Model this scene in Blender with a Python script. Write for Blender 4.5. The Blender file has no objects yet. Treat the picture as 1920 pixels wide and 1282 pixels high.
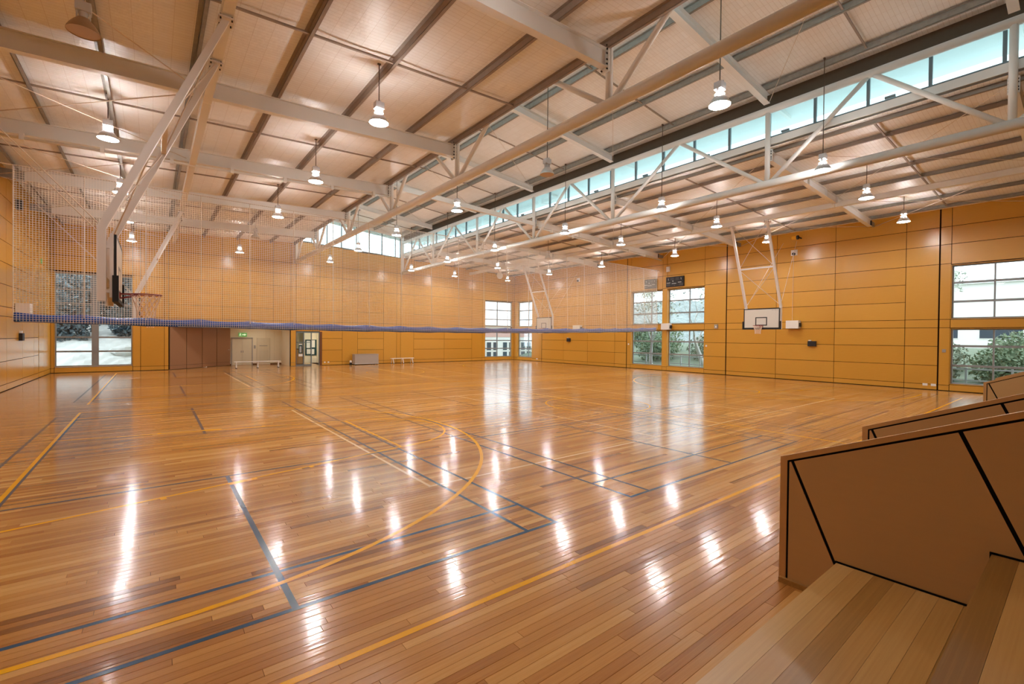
import bpy, math, random
import numpy as np
from mathutils import Matrix, Vector

random.seed(7)
RNG = np.random.default_rng(7)
scene = bpy.context.scene
COL = scene.collection

# ------------------------------------------------------------------ camera
cam_data = bpy.data.cameras.new('camera')
cam_data.sensor_fit = 'HORIZONTAL'
cam_data.sensor_width = 36.0
cam_data.lens = 856.98 / 1920 * 36.0
cam_data.clip_start = 0.05
cam_data.clip_end = 400
camera = bpy.data.objects.new('camera', cam_data)
COL.objects.link(camera)
YAW, PITCH, ROLL = math.radians(38.1624), math.radians(-0.6439), math.radians(0.5418)
fw = Vector((math.sin(YAW) * math.cos(PITCH), math.cos(YAW) * math.cos(PITCH), math.sin(PITCH)))
rt = Vector((math.cos(YAW), -math.sin(YAW), 0))
up = rt.cross(fw)
rt2 = math.cos(ROLL) * rt + math.sin(ROLL) * up
up2 = -math.sin(ROLL) * rt + math.cos(ROLL) * up
camera.matrix_world = Matrix(((rt2.x, up2.x, -fw.x, 0), (rt2.y, up2.y, -fw.y, 0), (rt2.z, up2.z, -fw.z, 2.34), (0, 0, 0, 1)))
scene.camera = camera

# ------------------------------------------------------------------ view, world
scene.view_settings.view_transform = 'Standard'
scene.view_settings.look = 'None'
scene.view_settings.gamma = 1.0
scene.view_settings.use_curve_mapping = False
scene.view_settings.exposure = 0.45
SKY_STRENGTH = 2.4
LAMP_STRENGTH = 128.0
NECK_STRENGTH = 190.0
VENT_STRENGTH = 380.0

world = bpy.data.worlds.new('overcast_sky')
scene.world = world
world.use_nodes = True
wn = world.node_tree
wn.nodes.clear()
w_out = wn.nodes.new('ShaderNodeOutputWorld')
w_bg = wn.nodes.new('ShaderNodeBackground')
w_co = wn.nodes.new('ShaderNodeTexCoord')
w_no = wn.nodes.new('ShaderNodeTexNoise')
w_no.inputs['Scale'].default_value = 2.0
w_no.inputs['Detail'].default_value = 4.0
w_ra = wn.nodes.new('ShaderNodeValToRGB')
w_ra.color_ramp.elements[0].position = 0.3
w_ra.color_ramp.elements[0].color = (0.80, 0.90, 0.97, 1)
w_ra.color_ramp.elements[1].position = 0.7
w_ra.color_ramp.elements[1].color = (0.93, 0.98, 1.0, 1)
wn.links.new(w_co.outputs['Generated'], w_no.inputs['Vector'])
wn.links.new(w_no.outputs['Fac'], w_ra.inputs['Fac'])
wn.links.new(w_ra.outputs['Color'], w_bg.inputs['Color'])
w_bg.inputs['Strength'].default_value = SKY_STRENGTH
wn.links.new(w_bg.outputs['Background'], w_out.inputs['Surface'])

# ------------------------------------------------------------------ materials
def srgb(r, g, b):
    def f(c):
        c /= 255.0
        return c / 12.92 if c <= 0.04045 else ((c + 0.055) / 1.055) ** 2.4
    return (f(r), f(g), f(b), 1.0)

def new_mat(name):
    m = bpy.data.materials.new(name)
    m.use_nodes = True
    nt = m.node_tree
    return m, nt, nt.nodes['Principled BSDF']

def simple(name, col, rough=0.5, metal=0.0, spec=0.5, noise=0.0, nscale=6.0, stretch=(1, 1, 1), bump=0.0, coat=0.0):
    """one colour with slight procedural wear"""
    m, nt, p = new_mat(name)
    p.inputs['Roughness'].default_value = rough
    p.inputs['Metallic'].default_value = metal
    p.inputs['Specular IOR Level'].default_value = spec
    p.inputs['Coat Weight'].default_value = coat
    tc = nt.nodes.new('ShaderNodeTexCoord')
    mp = nt.nodes.new('ShaderNodeMapping')
    mp.inputs['Scale'].default_value = stretch
    nz = nt.nodes.new('ShaderNodeTexNoise')
    nz.inputs['Scale'].default_value = nscale
    nz.inputs['Detail'].default_value = 5
    nt.links.new(tc.outputs['Object'], mp.inputs['Vector'])
    nt.links.new(mp.outputs['Vector'], nz.inputs['Vector'])
    mx = nt.nodes.new('ShaderNodeMix')
    mx.data_type = 'RGBA'
    mx.inputs['A'].default_value = tuple(c * (1 - noise) for c in col[:3]) + (1,)
    mx.inputs['B'].default_value = tuple(min(1, c * (1 + noise)) for c in col[:3]) + (1,)
    nt.links.new(nz.outputs['Fac'], mx.inputs['Factor'])
    nt.links.new(mx.outputs['Result'], p.inputs['Base Color'])
    if bump:
        b = nt.nodes.new('ShaderNodeBump')
        b.inputs['Strength'].default_value = bump
        b.inputs['Distance'].default_value = 0.01
        nt.links.new(nz.outputs['Fac'], b.inputs['Height'])
        nt.links.new(b.outputs['Normal'], p.inputs['Normal'])
    return m

def emit(name, col, strength):
    m = bpy.data.materials.new(name)
    m.use_nodes = True
    nt = m.node_tree
    nt.nodes.clear()
    o = nt.nodes.new('ShaderNodeOutputMaterial')
    e = nt.nodes.new('ShaderNodeEmission')
    e.inputs['Color'].default_value = col
    e.inputs['Strength'].default_value = strength
    nt.links.new(e.outputs['Emission'], o.inputs['Surface'])
    return m

def glass(name, tint, refl=0.06, rough=0.02):
    m = bpy.data.materials.new(name)
    m.use_nodes = True
    nt = m.node_tree
    nt.nodes.clear()
    o = nt.nodes.new('ShaderNodeOutputMaterial')
    t = nt.nodes.new('ShaderNodeBsdfTransparent')
    t.inputs['Color'].default_value = tint
    g = nt.nodes.new('ShaderNodeBsdfGlossy')
    g.inputs['Roughness'].default_value = rough
    lw = nt.nodes.new('ShaderNodeLayerWeight')
    lw.inputs['Blend'].default_value = 0.25
    mul = nt.nodes.new('ShaderNodeMath')
    mul.operation = 'MULTIPLY_ADD'
    mul.inputs[1].default_value = 0.35
    mul.inputs[2].default_value = refl * 0.4
    mx = nt.nodes.new('ShaderNodeMixShader')
    nt.links.new(lw.outputs['Fresnel'], mul.inputs[0])
    nt.links.new(mul.outputs[0], mx.inputs['Fac'])
    nt.links.new(t.outputs['BSDF'], mx.inputs[1])
    nt.links.new(g.outputs['BSDF'], mx.inputs[2])
    nt.links.new(mx.outputs['Shader'], o.inputs['Surface'])
    return m

def timber(name, ramp, grain_scale=(1.2, 60, 60), rough=0.25, bump=0.03, bump_map=(0.7, 30, 1), tone_attr=True, coat=0.0, spec=0.5, rough_var=0.0):
    """boards along X: tone per board from the 'tone' attribute (or random per object), fine grain along the board"""
    m, nt, p = new_mat(name)
    tc = nt.nodes.new('ShaderNodeTexCoord')
    mp = nt.nodes.new('ShaderNodeMapping')
    mp.inputs['Scale'].default_value = grain_scale
    nz = nt.nodes.new('ShaderNodeTexNoise')
    nz.inputs['Scale'].default_value = 1.0
    nz.inputs['Detail'].default_value = 6
    nz.inputs['Roughness'].default_value = 0.65
    nt.links.new(tc.outputs['Object'], mp.inputs['Vector'])
    nt.links.new(mp.outputs['Vector'], nz.inputs['Vector'])
    if tone_attr:
        at = nt.nodes.new('ShaderNodeAttribute')
        at.attribute_name = 'tone'
        tone = at.outputs['Fac']
    else:
        at = nt.nodes.new('ShaderNodeObjectInfo')
        tone = at.outputs['Random']
    ma = nt.nodes.new('ShaderNodeMath')
    ma.operation = 'MULTIPLY_ADD'
    ma.inputs[1].default_value = 0.55
    nt.links.new(nz.outputs['Fac'], ma.inputs[0])
    sb = nt.nodes.new('ShaderNodeMath')
    sb.operation = 'ADD'
    sb.inputs[1].default_value = -0.275
    nt.links.new(tone, sb.inputs[0])
    nt.links.new(sb.outputs[0], ma.inputs[2])
    rp = nt.nodes.new('ShaderNodeValToRGB')
    cr = rp.color_ramp
    cr.elements[0].position, cr.elements[0].color = ramp[0]
    cr.elements[1].position, cr.elements[1].color = ramp[-1]
    for pos, c in ramp[1:-1]:
        e = cr.elements.new(pos)
        e.color = c
    nt.links.new(ma.outputs[0], rp.inputs['Fac'])
    nt.links.new(rp.outputs['Color'], p.inputs['Base Color'])
    p.inputs['Roughness'].default_value = rough
    p.inputs['Coat Weight'].default_value = coat
    p.inputs['Coat Roughness'].default_value = 0.10
    p.inputs['Specular IOR Level'].default_value = spec
    if rough_var:
        r2 = nt.nodes.new('ShaderNodeMath')
        r2.operation = 'MULTIPLY_ADD'
        r2.inputs[1].default_value = rough_var
        r2.inputs[2].default_value = rough - rough_var * 0.5
        nt.links.new(nz.outputs['Fac'], r2.inputs[0])
        nt.links.new(r2.outputs[0], p.inputs['Roughness'])
    if bump:
        mp2 = nt.nodes.new('ShaderNodeMapping')
        mp2.inputs['Scale'].default_value = bump_map
        n2 = nt.nodes.new('ShaderNodeTexNoise')
        n2.inputs['Scale'].default_value = 1.0
        n2.inputs['Detail'].default_value = 2
        nt.links.new(tc.outputs['Object'], mp2.inputs['Vector'])
        nt.links.new(mp2.outputs['Vector'], n2.inputs['Vector'])
        b = nt.nodes.new('ShaderNodeBump')
        b.inputs['Strength'].default_value = bump
        b.inputs['Distance'].default_value = 0.02
        nt.links.new(n2.outputs['Fac'], b.inputs['Height'])
        nt.links.new(b.outputs['Normal'], p.inputs['Normal'])
        nt.links.new(b.outputs['Normal'], p.inputs['Coat Normal'])
    return m

def panel_mat(name, c0, c1, rough=0.3, spec=0.5):
    """lacquered sheet panel, slight tone change from sheet to sheet and a faint grain"""
    m, nt, p = new_mat(name)
    tc = nt.nodes.new('ShaderNodeTexCoord')
    mp = nt.nodes.new('ShaderNodeMapping')
    mp.inputs['Scale'].default_value = (1.5, 1.5, 14)
    nz = nt.nodes.new('ShaderNodeTexNoise')
    nz.inputs['Scale'].default_value = 2.2
    nz.inputs['Detail'].default_value = 6
    oi = nt.nodes.new('ShaderNodeObjectInfo')
    nt.links.new(tc.outputs['Object'], mp.inputs['Vector'])
    nt.links.new(mp.outputs['Vector'], nz.inputs['Vector'])
    ad = nt.nodes.new('ShaderNodeMath')
    ad.operation = 'MULTIPLY_ADD'
    ad.inputs[1].default_value = 0.5
    ml = nt.nodes.new('ShaderNodeMath')
    ml.operation = 'MULTIPLY'
    ml.inputs[1].default_value = 0.5
    nt.links.new(oi.outputs['Random'], ml.inputs[0])
    nt.links.new(nz.outputs['Fac'], ad.inputs[0])
    nt.links.new(ml.outputs[0], ad.inputs[2])
    mx = nt.nodes.new('ShaderNodeMix')
    mx.data_type = 'RGBA'
    mx.inputs['A'].default_value = c0
    mx.inputs['B'].default_value = c1
    nt.links.new(ad.outputs[0], mx.inputs['Factor'])
    nt.links.new(mx.outputs['Result'], p.inputs['Base Color'])
    p.inputs['Roughness'].default_value = rough
    p.inputs['Specular IOR Level'].default_value = spec
    return m

def lining_mat(name):
    """roof blanket: pale foil facing with the print of the safety mesh"""
    m, nt, p = new_mat(name)
    tc = nt.nodes.new('ShaderNodeTexCoord')
    mp = nt.nodes.new('ShaderNodeMapping')
    br = nt.nodes.new('ShaderNodeTexBrick')
    br.offset = 0.0
    br.inputs['Scale'].default_value = 1.0
    br.inputs['Mortar Size'].default_value = 0.005
    br.inputs['Mortar Smooth'].default_value = 0.4
    br.inputs['Brick Width'].default_value = 0.34
    br.inputs['Row Height'].default_value = 0.11
    br.inputs['Color1'].default_value = srgb(250, 247, 243)
    br.inputs['Color2'].default_value = srgb(246, 242, 237)
    br.inputs['Mortar'].default_value = srgb(228, 219, 210)
    nt.links.new(tc.outputs['Object'], mp.inputs['Vector'])
    nt.links.new(mp.outputs['Vector'], br.inputs['Vector'])
    nz = nt.nodes.new('ShaderNodeTexNoise')
    nz.inputs['Scale'].default_value = 1.3
    nz.inputs['Detail'].default_value = 5
    nt.links.new(tc.outputs['Object'], nz.inputs['Vector'])
    mx = nt.nodes.new('ShaderNodeMix')
    mx.data_type = 'RGBA'
    mx.blend_type = 'MULTIPLY'
    mx.inputs['Factor'].default_value = 0.25
    nt.links.new(br.outputs['Color'], mx.inputs['A'])
    nt.links.new(nz.outputs['Color'], mx.inputs['B'])
    hs = nt.nodes.new('ShaderNodeHueSaturation')
    hs.inputs['Saturation'].default_value = 0.9
    nt.links.new(br.outputs['Color'], hs.inputs['Color'])
    nt.links.new(hs.outputs['Color'], p.inputs['Base Color'])
    p.inputs['Roughness'].default_value = 0.42
    b = nt.nodes.new('ShaderNodeBump')
    b.inputs['Strength'].default_value = 0.35
    b.inputs['Distance'].default_value = 0.05
    n3 = nt.nodes.new('ShaderNodeTexNoise')
    n3.inputs['Scale'].default_value = 5.0
    n3.inputs['Detail'].default_value = 4
    nt.links.new(tc.outputs['Object'], n3.inputs['Vector'])
    nt.links.new(n3.outputs['Fac'], b.inputs['Height'])
    nt.links.new(b.outputs['Normal'], p.inputs['Normal'])
    return m

M = {}
M['floor'] = timber('polished_floor_timber', [(0.0, srgb(126, 78, 36)), (0.3, srgb(174, 116, 56)), (0.6, srgb(198, 142, 74)), (1.0, srgb(222, 174, 106))],
                    grain_scale=(1.0, 70, 70), rough=0.24, bump=0.055, bump_map=(0.8, 36, 1), spec=0.2, coat=0.62, rough_var=0.05)
M['tread'] = timber('bleacher_timber', [(0.0, srgb(138, 98, 46)), (0.4, srgb(180, 136, 74)), (1.0, srgb(212, 172, 108))],
                    grain_scale=(1.0, 55, 55), rough=0.32, bump=0.02, tone_attr=False)
M['joint'] = simple('dark_joint', srgb(40, 24, 12), rough=0.9, spec=0.1)
M['black_joint'] = simple('black_joint', srgb(16, 14, 13), rough=0.9, spec=0.1)
M['panel'] = panel_mat('orange_wall_panel', srgb(206, 148, 52), srgb(218, 164, 70), rough=0.24)
M['mdf'] = panel_mat('brown_fibreboard', srgb(188, 152, 104), srgb(196, 160, 110), rough=0.55, spec=0.3)
M['mdf_edge'] = simple('brown_board_edge', srgb(192, 148, 94), rough=0.45, noise=0.08, nscale=20)
M['lining'] = lining_mat('roof_lining_foil')
M['white_steel'] = simple('white_painted_steel', srgb(236, 233, 228), rough=0.4, noise=0.03, nscale=3)
M['galv'] = simple('galvanised_steel', srgb(158, 154, 146), rough=0.5, metal=0.2, noise=0.25, nscale=9)
M['brown_steel'] = simple('brown_channel_steel', srgb(158, 142, 128), rough=0.5, noise=0.15, nscale=8)
M['bolt'] = simple('black_bolt', srgb(40, 34, 32), rough=0.6)
M['rod'] = simple('thin_pale_rod', srgb(222, 206, 188), rough=0.4)
M['alu'] = simple('grey_aluminium', srgb(150, 156, 160), rough=0.4, metal=0.3, noise=0.05)
M['alu_dark'] = simple('dark_grey_aluminium', srgb(112, 124, 130), rough=0.4, metal=0.3, noise=0.05)
M['glass'] = glass('clear_glass', (0.93, 0.96, 0.97, 1))
M['tinted'] = glass('cyan_tinted_glass', (0.84, 0.965, 0.975, 1))
M['soffit'] = simple('white_soffit', srgb(236, 240, 238), rough=0.7, noise=0.02)
M['lens'] = emit('lamp_lens', (1.0, 0.975, 0.95, 1), LAMP_STRENGTH)
M['neck'] = emit('lamp_neck_glow', (1.0, 0.97, 0.95, 1), NECK_STRENGTH)
M['vent'] = emit('lamp_vent_glow', (1.0, 0.97, 0.95, 1), VENT_STRENGTH)
M['lens_off'] = simple('unlit_lamp_lens', srgb(196, 172, 150), rough=0.3)
M['reflector'] = simple('lamp_reflector', srgb(206, 208, 212), rough=0.3, metal=0.4, noise=0.05)
M['reflector_tan'] = simple('tan_lamp_reflector', srgb(178, 152, 124), rough=0.4, metal=0.2, noise=0.05)
M['gear'] = simple('lamp_gear_box', srgb(214, 214, 218), rough=0.5)
M['dark_rod'] = simple('lamp_stem', srgb(96, 80, 66), rough=0.5, metal=0.4)
M['line_white'] = simple('cream_line_paint', srgb(236, 206, 160), rough=0.2)
M['line_blue'] = simple('blue_line_paint', srgb(30, 76, 108), rough=0.2)
M['line_yellow'] = simple('yellow_line_paint', srgb(244, 176, 0), rough=0.2)
M['vinyl'] = simple('blue_vinyl', srgb(14, 80, 178), rough=0.35, noise=0.18, nscale=3, stretch=(1.5, 1, 6))
M['net'] = simple('white_net_cord', srgb(246, 240, 232), rough=0.7)
M['board_white'] = simple('white_backboard', srgb(226, 222, 214), rough=0.25)
M['board_black'] = simple('black_marking', srgb(26, 24, 24), rough=0.5)
M['pad'] = simple('black_foam_pad', srgb(34, 32, 32), rough=0.75)
M['rim'] = simple('dark_red_rim', srgb(140, 40, 40), rough=0.4)
M['rim_net'] = simple('hoop_net_cord', srgb(240, 214, 196), rough=0.8)
M['pole'] = simple('white_hoop_pole', srgb(236, 230, 226), rough=0.35)
M['folding'] = panel_mat('brown_folding_panel', srgb(150, 108, 76), srgb(158, 114, 80), rough=0.4)
M['white_wall'] = simple('cream_plaster', srgb(238, 228, 204), rough=0.8, noise=0.02)
M['cream'] = simple('bright_cream_plaster', srgb(244, 236, 216), rough=0.8)
M['door_paint'] = simple('pale_door_paint', srgb(224, 214, 188), rough=0.5, noise=0.03)
M['grey_laminate'] = simple('grey_laminate', srgb(178, 168, 158), rough=0.45, noise=0.03)
M['black_plastic'] = simple('black_plastic', srgb(38, 36, 36), rough=0.5)
M['white_plastic'] = simple('white_plastic', srgb(240, 236, 230), rough=0.4)
M['grey_plastic'] = simple('grey_plastic', srgb(170, 164, 156), rough=0.5)
M['yellow_plastic'] = simple('amber_plastic', srgb(236, 170, 30), rough=0.4)
M['green_light'] = emit('exit_green', srgb(120, 172, 92), 0.55)
M['white_light'] = emit('exit_white', srgb(240, 250, 200), 0.75)
M['noticeboard'] = simple('dark_green_felt', srgb(38, 72, 74), rough=0.9, noise=0.1)
M['paper'] = simple('white_paper', srgb(232, 232, 228), rough=0.8)
M['paper_grey'] = simple('printed_paper', srgb(176, 178, 176), rough=0.8, noise=0.25, nscale=14)
M['led_panel'] = simple('scoreboard_face', srgb(40, 36, 38), rough=0.5, noise=0.15, nscale=20)
M['digit'] = simple('unlit_digits', srgb(92, 90, 90), rough=0.6)
M['lining_shade'] = simple('painted_lining_shade', srgb(92, 76, 60), rough=0.7, noise=0.1)  # dark brown stands in for shade on the roof lining
M['dark_timber'] = simple('dark_brown_timber', srgb(110, 66, 26), rough=0.5, noise=0.15, nscale=8)
M['ground'] = simple('damp_grass', srgb(112, 124, 104), rough=0.95, noise=0.35, nscale=0.7)
M['rock'] = simple('pale_rock', srgb(205, 206, 200), rough=0.95, noise=0.22, nscale=1.6, bump=0.4)
M['bark'] = simple('pale_bark', srgb(206, 204, 198), rough=0.9, noise=0.15, nscale=4)
M['bark_dark'] = simple('grey_bark', srgb(120, 116, 110), rough=0.9, noise=0.25, nscale=4)
M['leaf'] = simple('grey_green_leaf', srgb(124, 144, 114), rough=0.8, noise=0.35, nscale=1.2)
M['leaf_pale'] = simple('pale_leaf', srgb(186, 196, 180), rough=0.8, noise=0.15, nscale=1.2)
M['hill_leaf'] = simple('distant_pale_foliage', srgb(150, 160, 158), rough=0.9, noise=0.35, nscale=0.9)
M['leaf_b'] = simple('olive_leaf', srgb(132, 142, 120), rough=0.8, noise=0.35, nscale=1.2)
M['leaf_dark'] = simple('dark_leaf', srgb(84, 98, 102), rough=0.8, noise=0.3, nscale=1.2)
M['render_wall'] = simple('white_render', srgb(238, 236, 230), rough=0.9, noise=0.02)
M['brick_wall'] = simple('pinkish_brick', srgb(220, 176, 164), rough=0.9, noise=0.06, nscale=12)
M['dark_pane'] = simple('dark_window_pane', srgb(72, 82, 92), rough=0.15)
M['fence'] = simple('pale_fence_paint', srgb(196, 200, 200), rough=0.7)

# ------------------------------------------------------------------ mesh helpers
class MB:
    """collects boxes, tubes, prisms ... and links them as one mesh object"""
    def __init__(self):
        self.v, self.f = [], []

    def add(self, vs, fs):
        o = len(self.v)
        self.v += [tuple(p) for p in vs]
        self.f += [tuple(i + o for i in f) for f in fs]
        return self

    def box(self, x0, x1, y0, y1, z0, z1):
        vs = [(x0, y0, z0), (x1, y0, z0), (x1, y1, z0), (x0, y1, z0), (x0, y0, z1), (x1, y0, z1), (x1, y1, z1), (x0, y1, z1)]
        return self.add(vs, [(0, 3, 2, 1), (4, 5, 6, 7), (0, 1, 5, 4), (1, 2, 6, 5), (2, 3, 7, 6), (3, 0, 4, 7)])

    def tube(self, p0, p1, r, n=10, r1=None, cap=True):
        p0, p1 = Vector(p0), Vector(p1)
        r1 = r if r1 is None else r1
        d = (p1 - p0).normalized()
        a = d.orthogonal().normalized()
        b = d.cross(a)
        vs = []
        for p, rr in ((p0, r), (p1, r1)):
            for i in range(n):
                t = 2 * math.pi * (i + 0.5) / n
                vs.append(p + rr * (math.cos(t) * a + math.sin(t) * b))
        fs = [(i, (i + 1) % n, n + (i + 1) % n, n + i) for i in range(n)]
        if cap:
            fs += [tuple(range(n - 1, -1, -1)), tuple(range(n, 2 * n))]
        return self.add(vs, fs)

    def path(self, pts, r, n=8, cap=True):
        """tube along a polyline; r may be a list"""
        pts = [Vector(p) for p in pts]
        rr = r if isinstance(r, (list, tuple)) else [r] * len(pts)
        vs = []
        a = None
        for i, p in enumerate(pts):
            d = (pts[min(i + 1, len(pts) - 1)] - pts[max(i - 1, 0)]).normalized()
            if a is None:
                a = d.orthogonal().normalized()
            a = (a - d * a.dot(d)).normalized()
            b = d.cross(a)
            for k in range(n):
                t = 2 * math.pi * k / n
                vs.append(p + rr[i] * (math.cos(t) * a + math.sin(t) * b))
        fs = []
        for i in range(len(pts) - 1):
            for k in range(n):
                fs.append((i * n + k, i * n + (k + 1) % n, (i + 1) * n + (k + 1) % n, (i + 1) * n + k))
        if cap:
            fs += [tuple(range(n - 1, -1, -1)), tuple(range((len(pts) - 1) * n, len(pts) * n))]
        return self.add(vs, fs)

    def bar(self, p0, p1, w, h, side=None):
        """rectangular bar between two points, w across 'side', h the other way"""
        p0, p1 = Vector(p0), Vector(p1)
        d = (p1 - p0).normalized()
        s = Vector(side) if side else (d.cross(Vector((0, 0, 1))) if abs(d.z) < 0.99 else Vector((1, 0, 0)))
        s = (s - d * s.dot(d)).normalized()
        t = d.cross(s)
        vs = []
        for p in (p0, p1):
            for a, b in ((-1, -1), (1, -1), (1, 1), (-1, 1)):
                vs.append(p + s * a * w / 2 + t * b * h / 2)
        return self.add(vs, [(3, 2, 1, 0), (4, 5, 6, 7), (0, 1, 5, 4), (1, 2, 6, 5), (2, 3, 7, 6), (3, 0, 4, 7)])

    def lathe(self, prof, n=20, centre=(0, 0, 0)):
        cx, cy, cz = centre
        vs, fs = [], []
        for r, z in prof:
            for k in range(n):
                t = 2 * math.pi * k / n
                vs.append((cx + r * math.cos(t), cy + r * math.sin(t), cz + z))
        for i in range(len(prof) - 1):
            for k in range(n):
                fs.append((i * n + k, i * n + (k + 1) % n, (i + 1) * n + (k + 1) % n, (i + 1) * n + k))
        return self.add(vs, fs)

    def disc(self, r, z, n=20, flip=False):
        vs = [(r * math.cos(2 * math.pi * k / n), r * math.sin(2 * math.pi * k / n), z) for k in range(n)]
        return self.add(vs, [tuple(range(n))[::-1] if flip else tuple(range(n))])

    def prism(self, poly, axis, a0, a1):
        """polygon extruded along an axis; poly in the other two coordinates (in x,y,z order)"""
        n = len(poly)
        def P(q, a):
            if axis == 'x':
                return (a, q[0], q[1])
            if axis == 'y':
                return (q[0], a, q[1])
            return (q[0], q[1], a)
        vs = [P(q, a0) for q in poly] + [P(q, a1) for q in poly]
        fs = [tuple(range(n))[::-1], tuple(range(n, 2 * n))] + [(i, (i + 1) % n, n + (i + 1) % n, n + i) for i in range(n)]
        return self.add(vs, fs)

    def mesh(self, name, mat, smooth=False):
        me = bpy.data.meshes.new(name)
        me.from_pydata(self.v, [], self.f)
        me.materials.append(mat)
        if smooth:
            me.polygons.foreach_set('use_smooth', [True] * len(me.polygons))
        me.update()
        return me

    def build(self, name, mat, parent=None, smooth=False, loc=None, label=None):
        return link(name, self.mesh(name, mat, smooth), parent, loc, label)

def link(name, me, parent=None, loc=None, label=None):
    o = bpy.data.objects.new(name, me)
    COL.objects.link(o)
    if parent is not None:
        o.parent = parent
    if loc is not None:
        o.location = loc
    if label:
        o['label'] = label
    return o

def W(parent):
    """offset so that a mesh written in world coordinates sits right under an unrotated parent"""
    w = Vector((0, 0, 0))
    p = parent
    while p is not None:
        w += p.location
        p = p.parent
    return -w

def wpart(mb, name, mat, parent, smooth=False, label=None):
    return mb.build(name, mat, parent, smooth, W(parent), label)

def fix_normals(o):
    import bmesh
    bm = bmesh.new()
    bm.from_mesh(o.data)
    bmesh.ops.recalc_face_normals(bm, faces=bm.faces)
    bm.to_mesh(o.data)
    bm.free()

def tag(o, label, cat, group=None):
    o['label'] = label
    o['category'] = cat
    if group:
        o['group'] = group
    return o

def thing(name, loc, label, cat, group=None, rz=0.0):
    o = bpy.data.objects.new(name, None)
    COL.objects.link(o)
    o.empty_display_size = 0.2
    o.location = loc
    o.rotation_euler = (0, 0, rz)
    return tag(o, label, cat, group)

def struct(name, loc=(0, 0, 0)):
    o = bpy.data.objects.new(name, None)
    COL.objects.link(o)
    o.location = loc
    o['kind'] = 'structure'
    return o

def children_of(o):
    return [c for c in COL.objects if c.parent == o]

def copy_tree(root, loc, rz, label, group=None):
    r = root.copy()
    COL.objects.link(r)
    r.location = loc
    r.rotation_euler = (0, 0, rz)
    r['label'] = label
    if group:
        r['group'] = group
    for ch in children_of(root):
        c = ch.copy()
        COL.objects.link(c)
        c.parent = r
        for g in children_of(ch):
            d = g.copy()
            COL.objects.link(d)
            d.parent = c
    return r

# ------------------------------------------------------------------ room constants (metres)
XL, XR = -4.6, 29.2          # left and right wall faces
YF, YB = 36.8, -4.6          # far wall face, wall behind the camera
T1, T2 = 8.4, 16.8           # the two roof trusses
BAYS = [-4.45, 1.33, 7.1, 13.9, 19.5, 25.2, 31.2, 36.55]
def zl(x):   # underside of the rafters of the left roof
    return 8.24 + 0.042 * x
def zm(x):   # middle roof
    return 10.45 - 0.097 * (x - 16.8)
def zr(x):   # right roof
    return 8.57 - 0.040 * (x - 16.9)

# ------------------------------------------------------------------ floor
floor = struct('floor')
BW = 0.085
def board_layout(x0, x1, y0, y1):
    out = []
    n = int(round((y1 - y0) / BW))
    for i in range(n):
        x = x0 - random.uniform(0, 2.4)
        ya = y0 + i * BW
        while x < x1:
            L = random.choice((1.2, 1.8, 2.1, 2.4, 2.7, 3.3)) * random.uniform(0.9, 1.1)
            a, b = max(x, x0), min(x + L, x1)
            if b - a > 0.12:
                out.append((a, b, ya, ya + BW, min(1, max(0, random.gauss(0.52, 0.2)))))
            x += L
    return out
boards = board_layout(XL, XR, YB, YF)
def seen_size(b):
    cx, cy = min(max(0.5 * (b[0] + b[1]), b[0]), b[1]), 0.5 * (b[2] + b[3])
    d = cx * math.sin(YAW) + cy * math.cos(YAW)
    l = cx * math.cos(YAW) - cy * math.sin(YAW)
    if d < 1.0 or abs(l) > d * 1.16 or d * 0.78 < 2.34 * 0.95 - 0.9:
        return 0
    if cy < 1.36 or (cx > 4.8 and cy < 2.0):
        return 0
    return 1.0 / (d * d) * (b[1] - b[0])
order = sorted(range(len(boards)), key=lambda i: -seen_size(boards[i]))
single = set(order[:290])
def board_geo(b):
    x0, x1, y0, y1, t = b
    g, e = 0.0012, 0.0022
    X0, X1, Y0, Y1 = x0 + 0.0006, x1 - 0.0006, y0, y1
    vs = [(X0, Y0, -0.003), (X1, Y0, -0.003), (X1, Y1, -0.003), (X0, Y1, -0.003),
          (X0 + g, Y0 + e, 0), (X1 - g, Y0 + e, 0), (X1 - g, Y1 - e, 0), (X0 + g, Y1 - e, 0)]
    fs = [(4, 5, 6, 7), (0, 1, 5, 4), (1, 2, 6, 5), (2, 3, 7, 6), (3, 0, 4, 7)]
    return vs, fs
def tone_attr(me, tones):
    a = me.attributes.new('tone', 'FLOAT', 'FACE')
    a.data.foreach_set('value', tones)
rest = MB()
rest_t = []
for i, b in enumerate(boards):
    if i in single:
        vs, fs = board_geo(b)
        mb = MB().add(vs, fs)
        o = mb.build('floor_board', M['floor'], floor)
        tone_attr(o.data, [b[4]] * 5)
    else:
        rest.add(*board_geo(b))
        rest_t += [b[4]] * 5
for b in board_layout(0.8, 10.3, YF, 42.0):
    rest.add(*board_geo(b))
    rest_t += [b[4]] * 5
o = rest.build('floor_boards', M['floor'], floor)
tone_attr(o.data, rest_t)
o['kind'] = 'stuff'
MB().box(XL - 0.5, XR + 0.5, YB - 0.5, 42.2, -0.25, -0.004).build('subfloor', M['joint'], floor)

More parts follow.
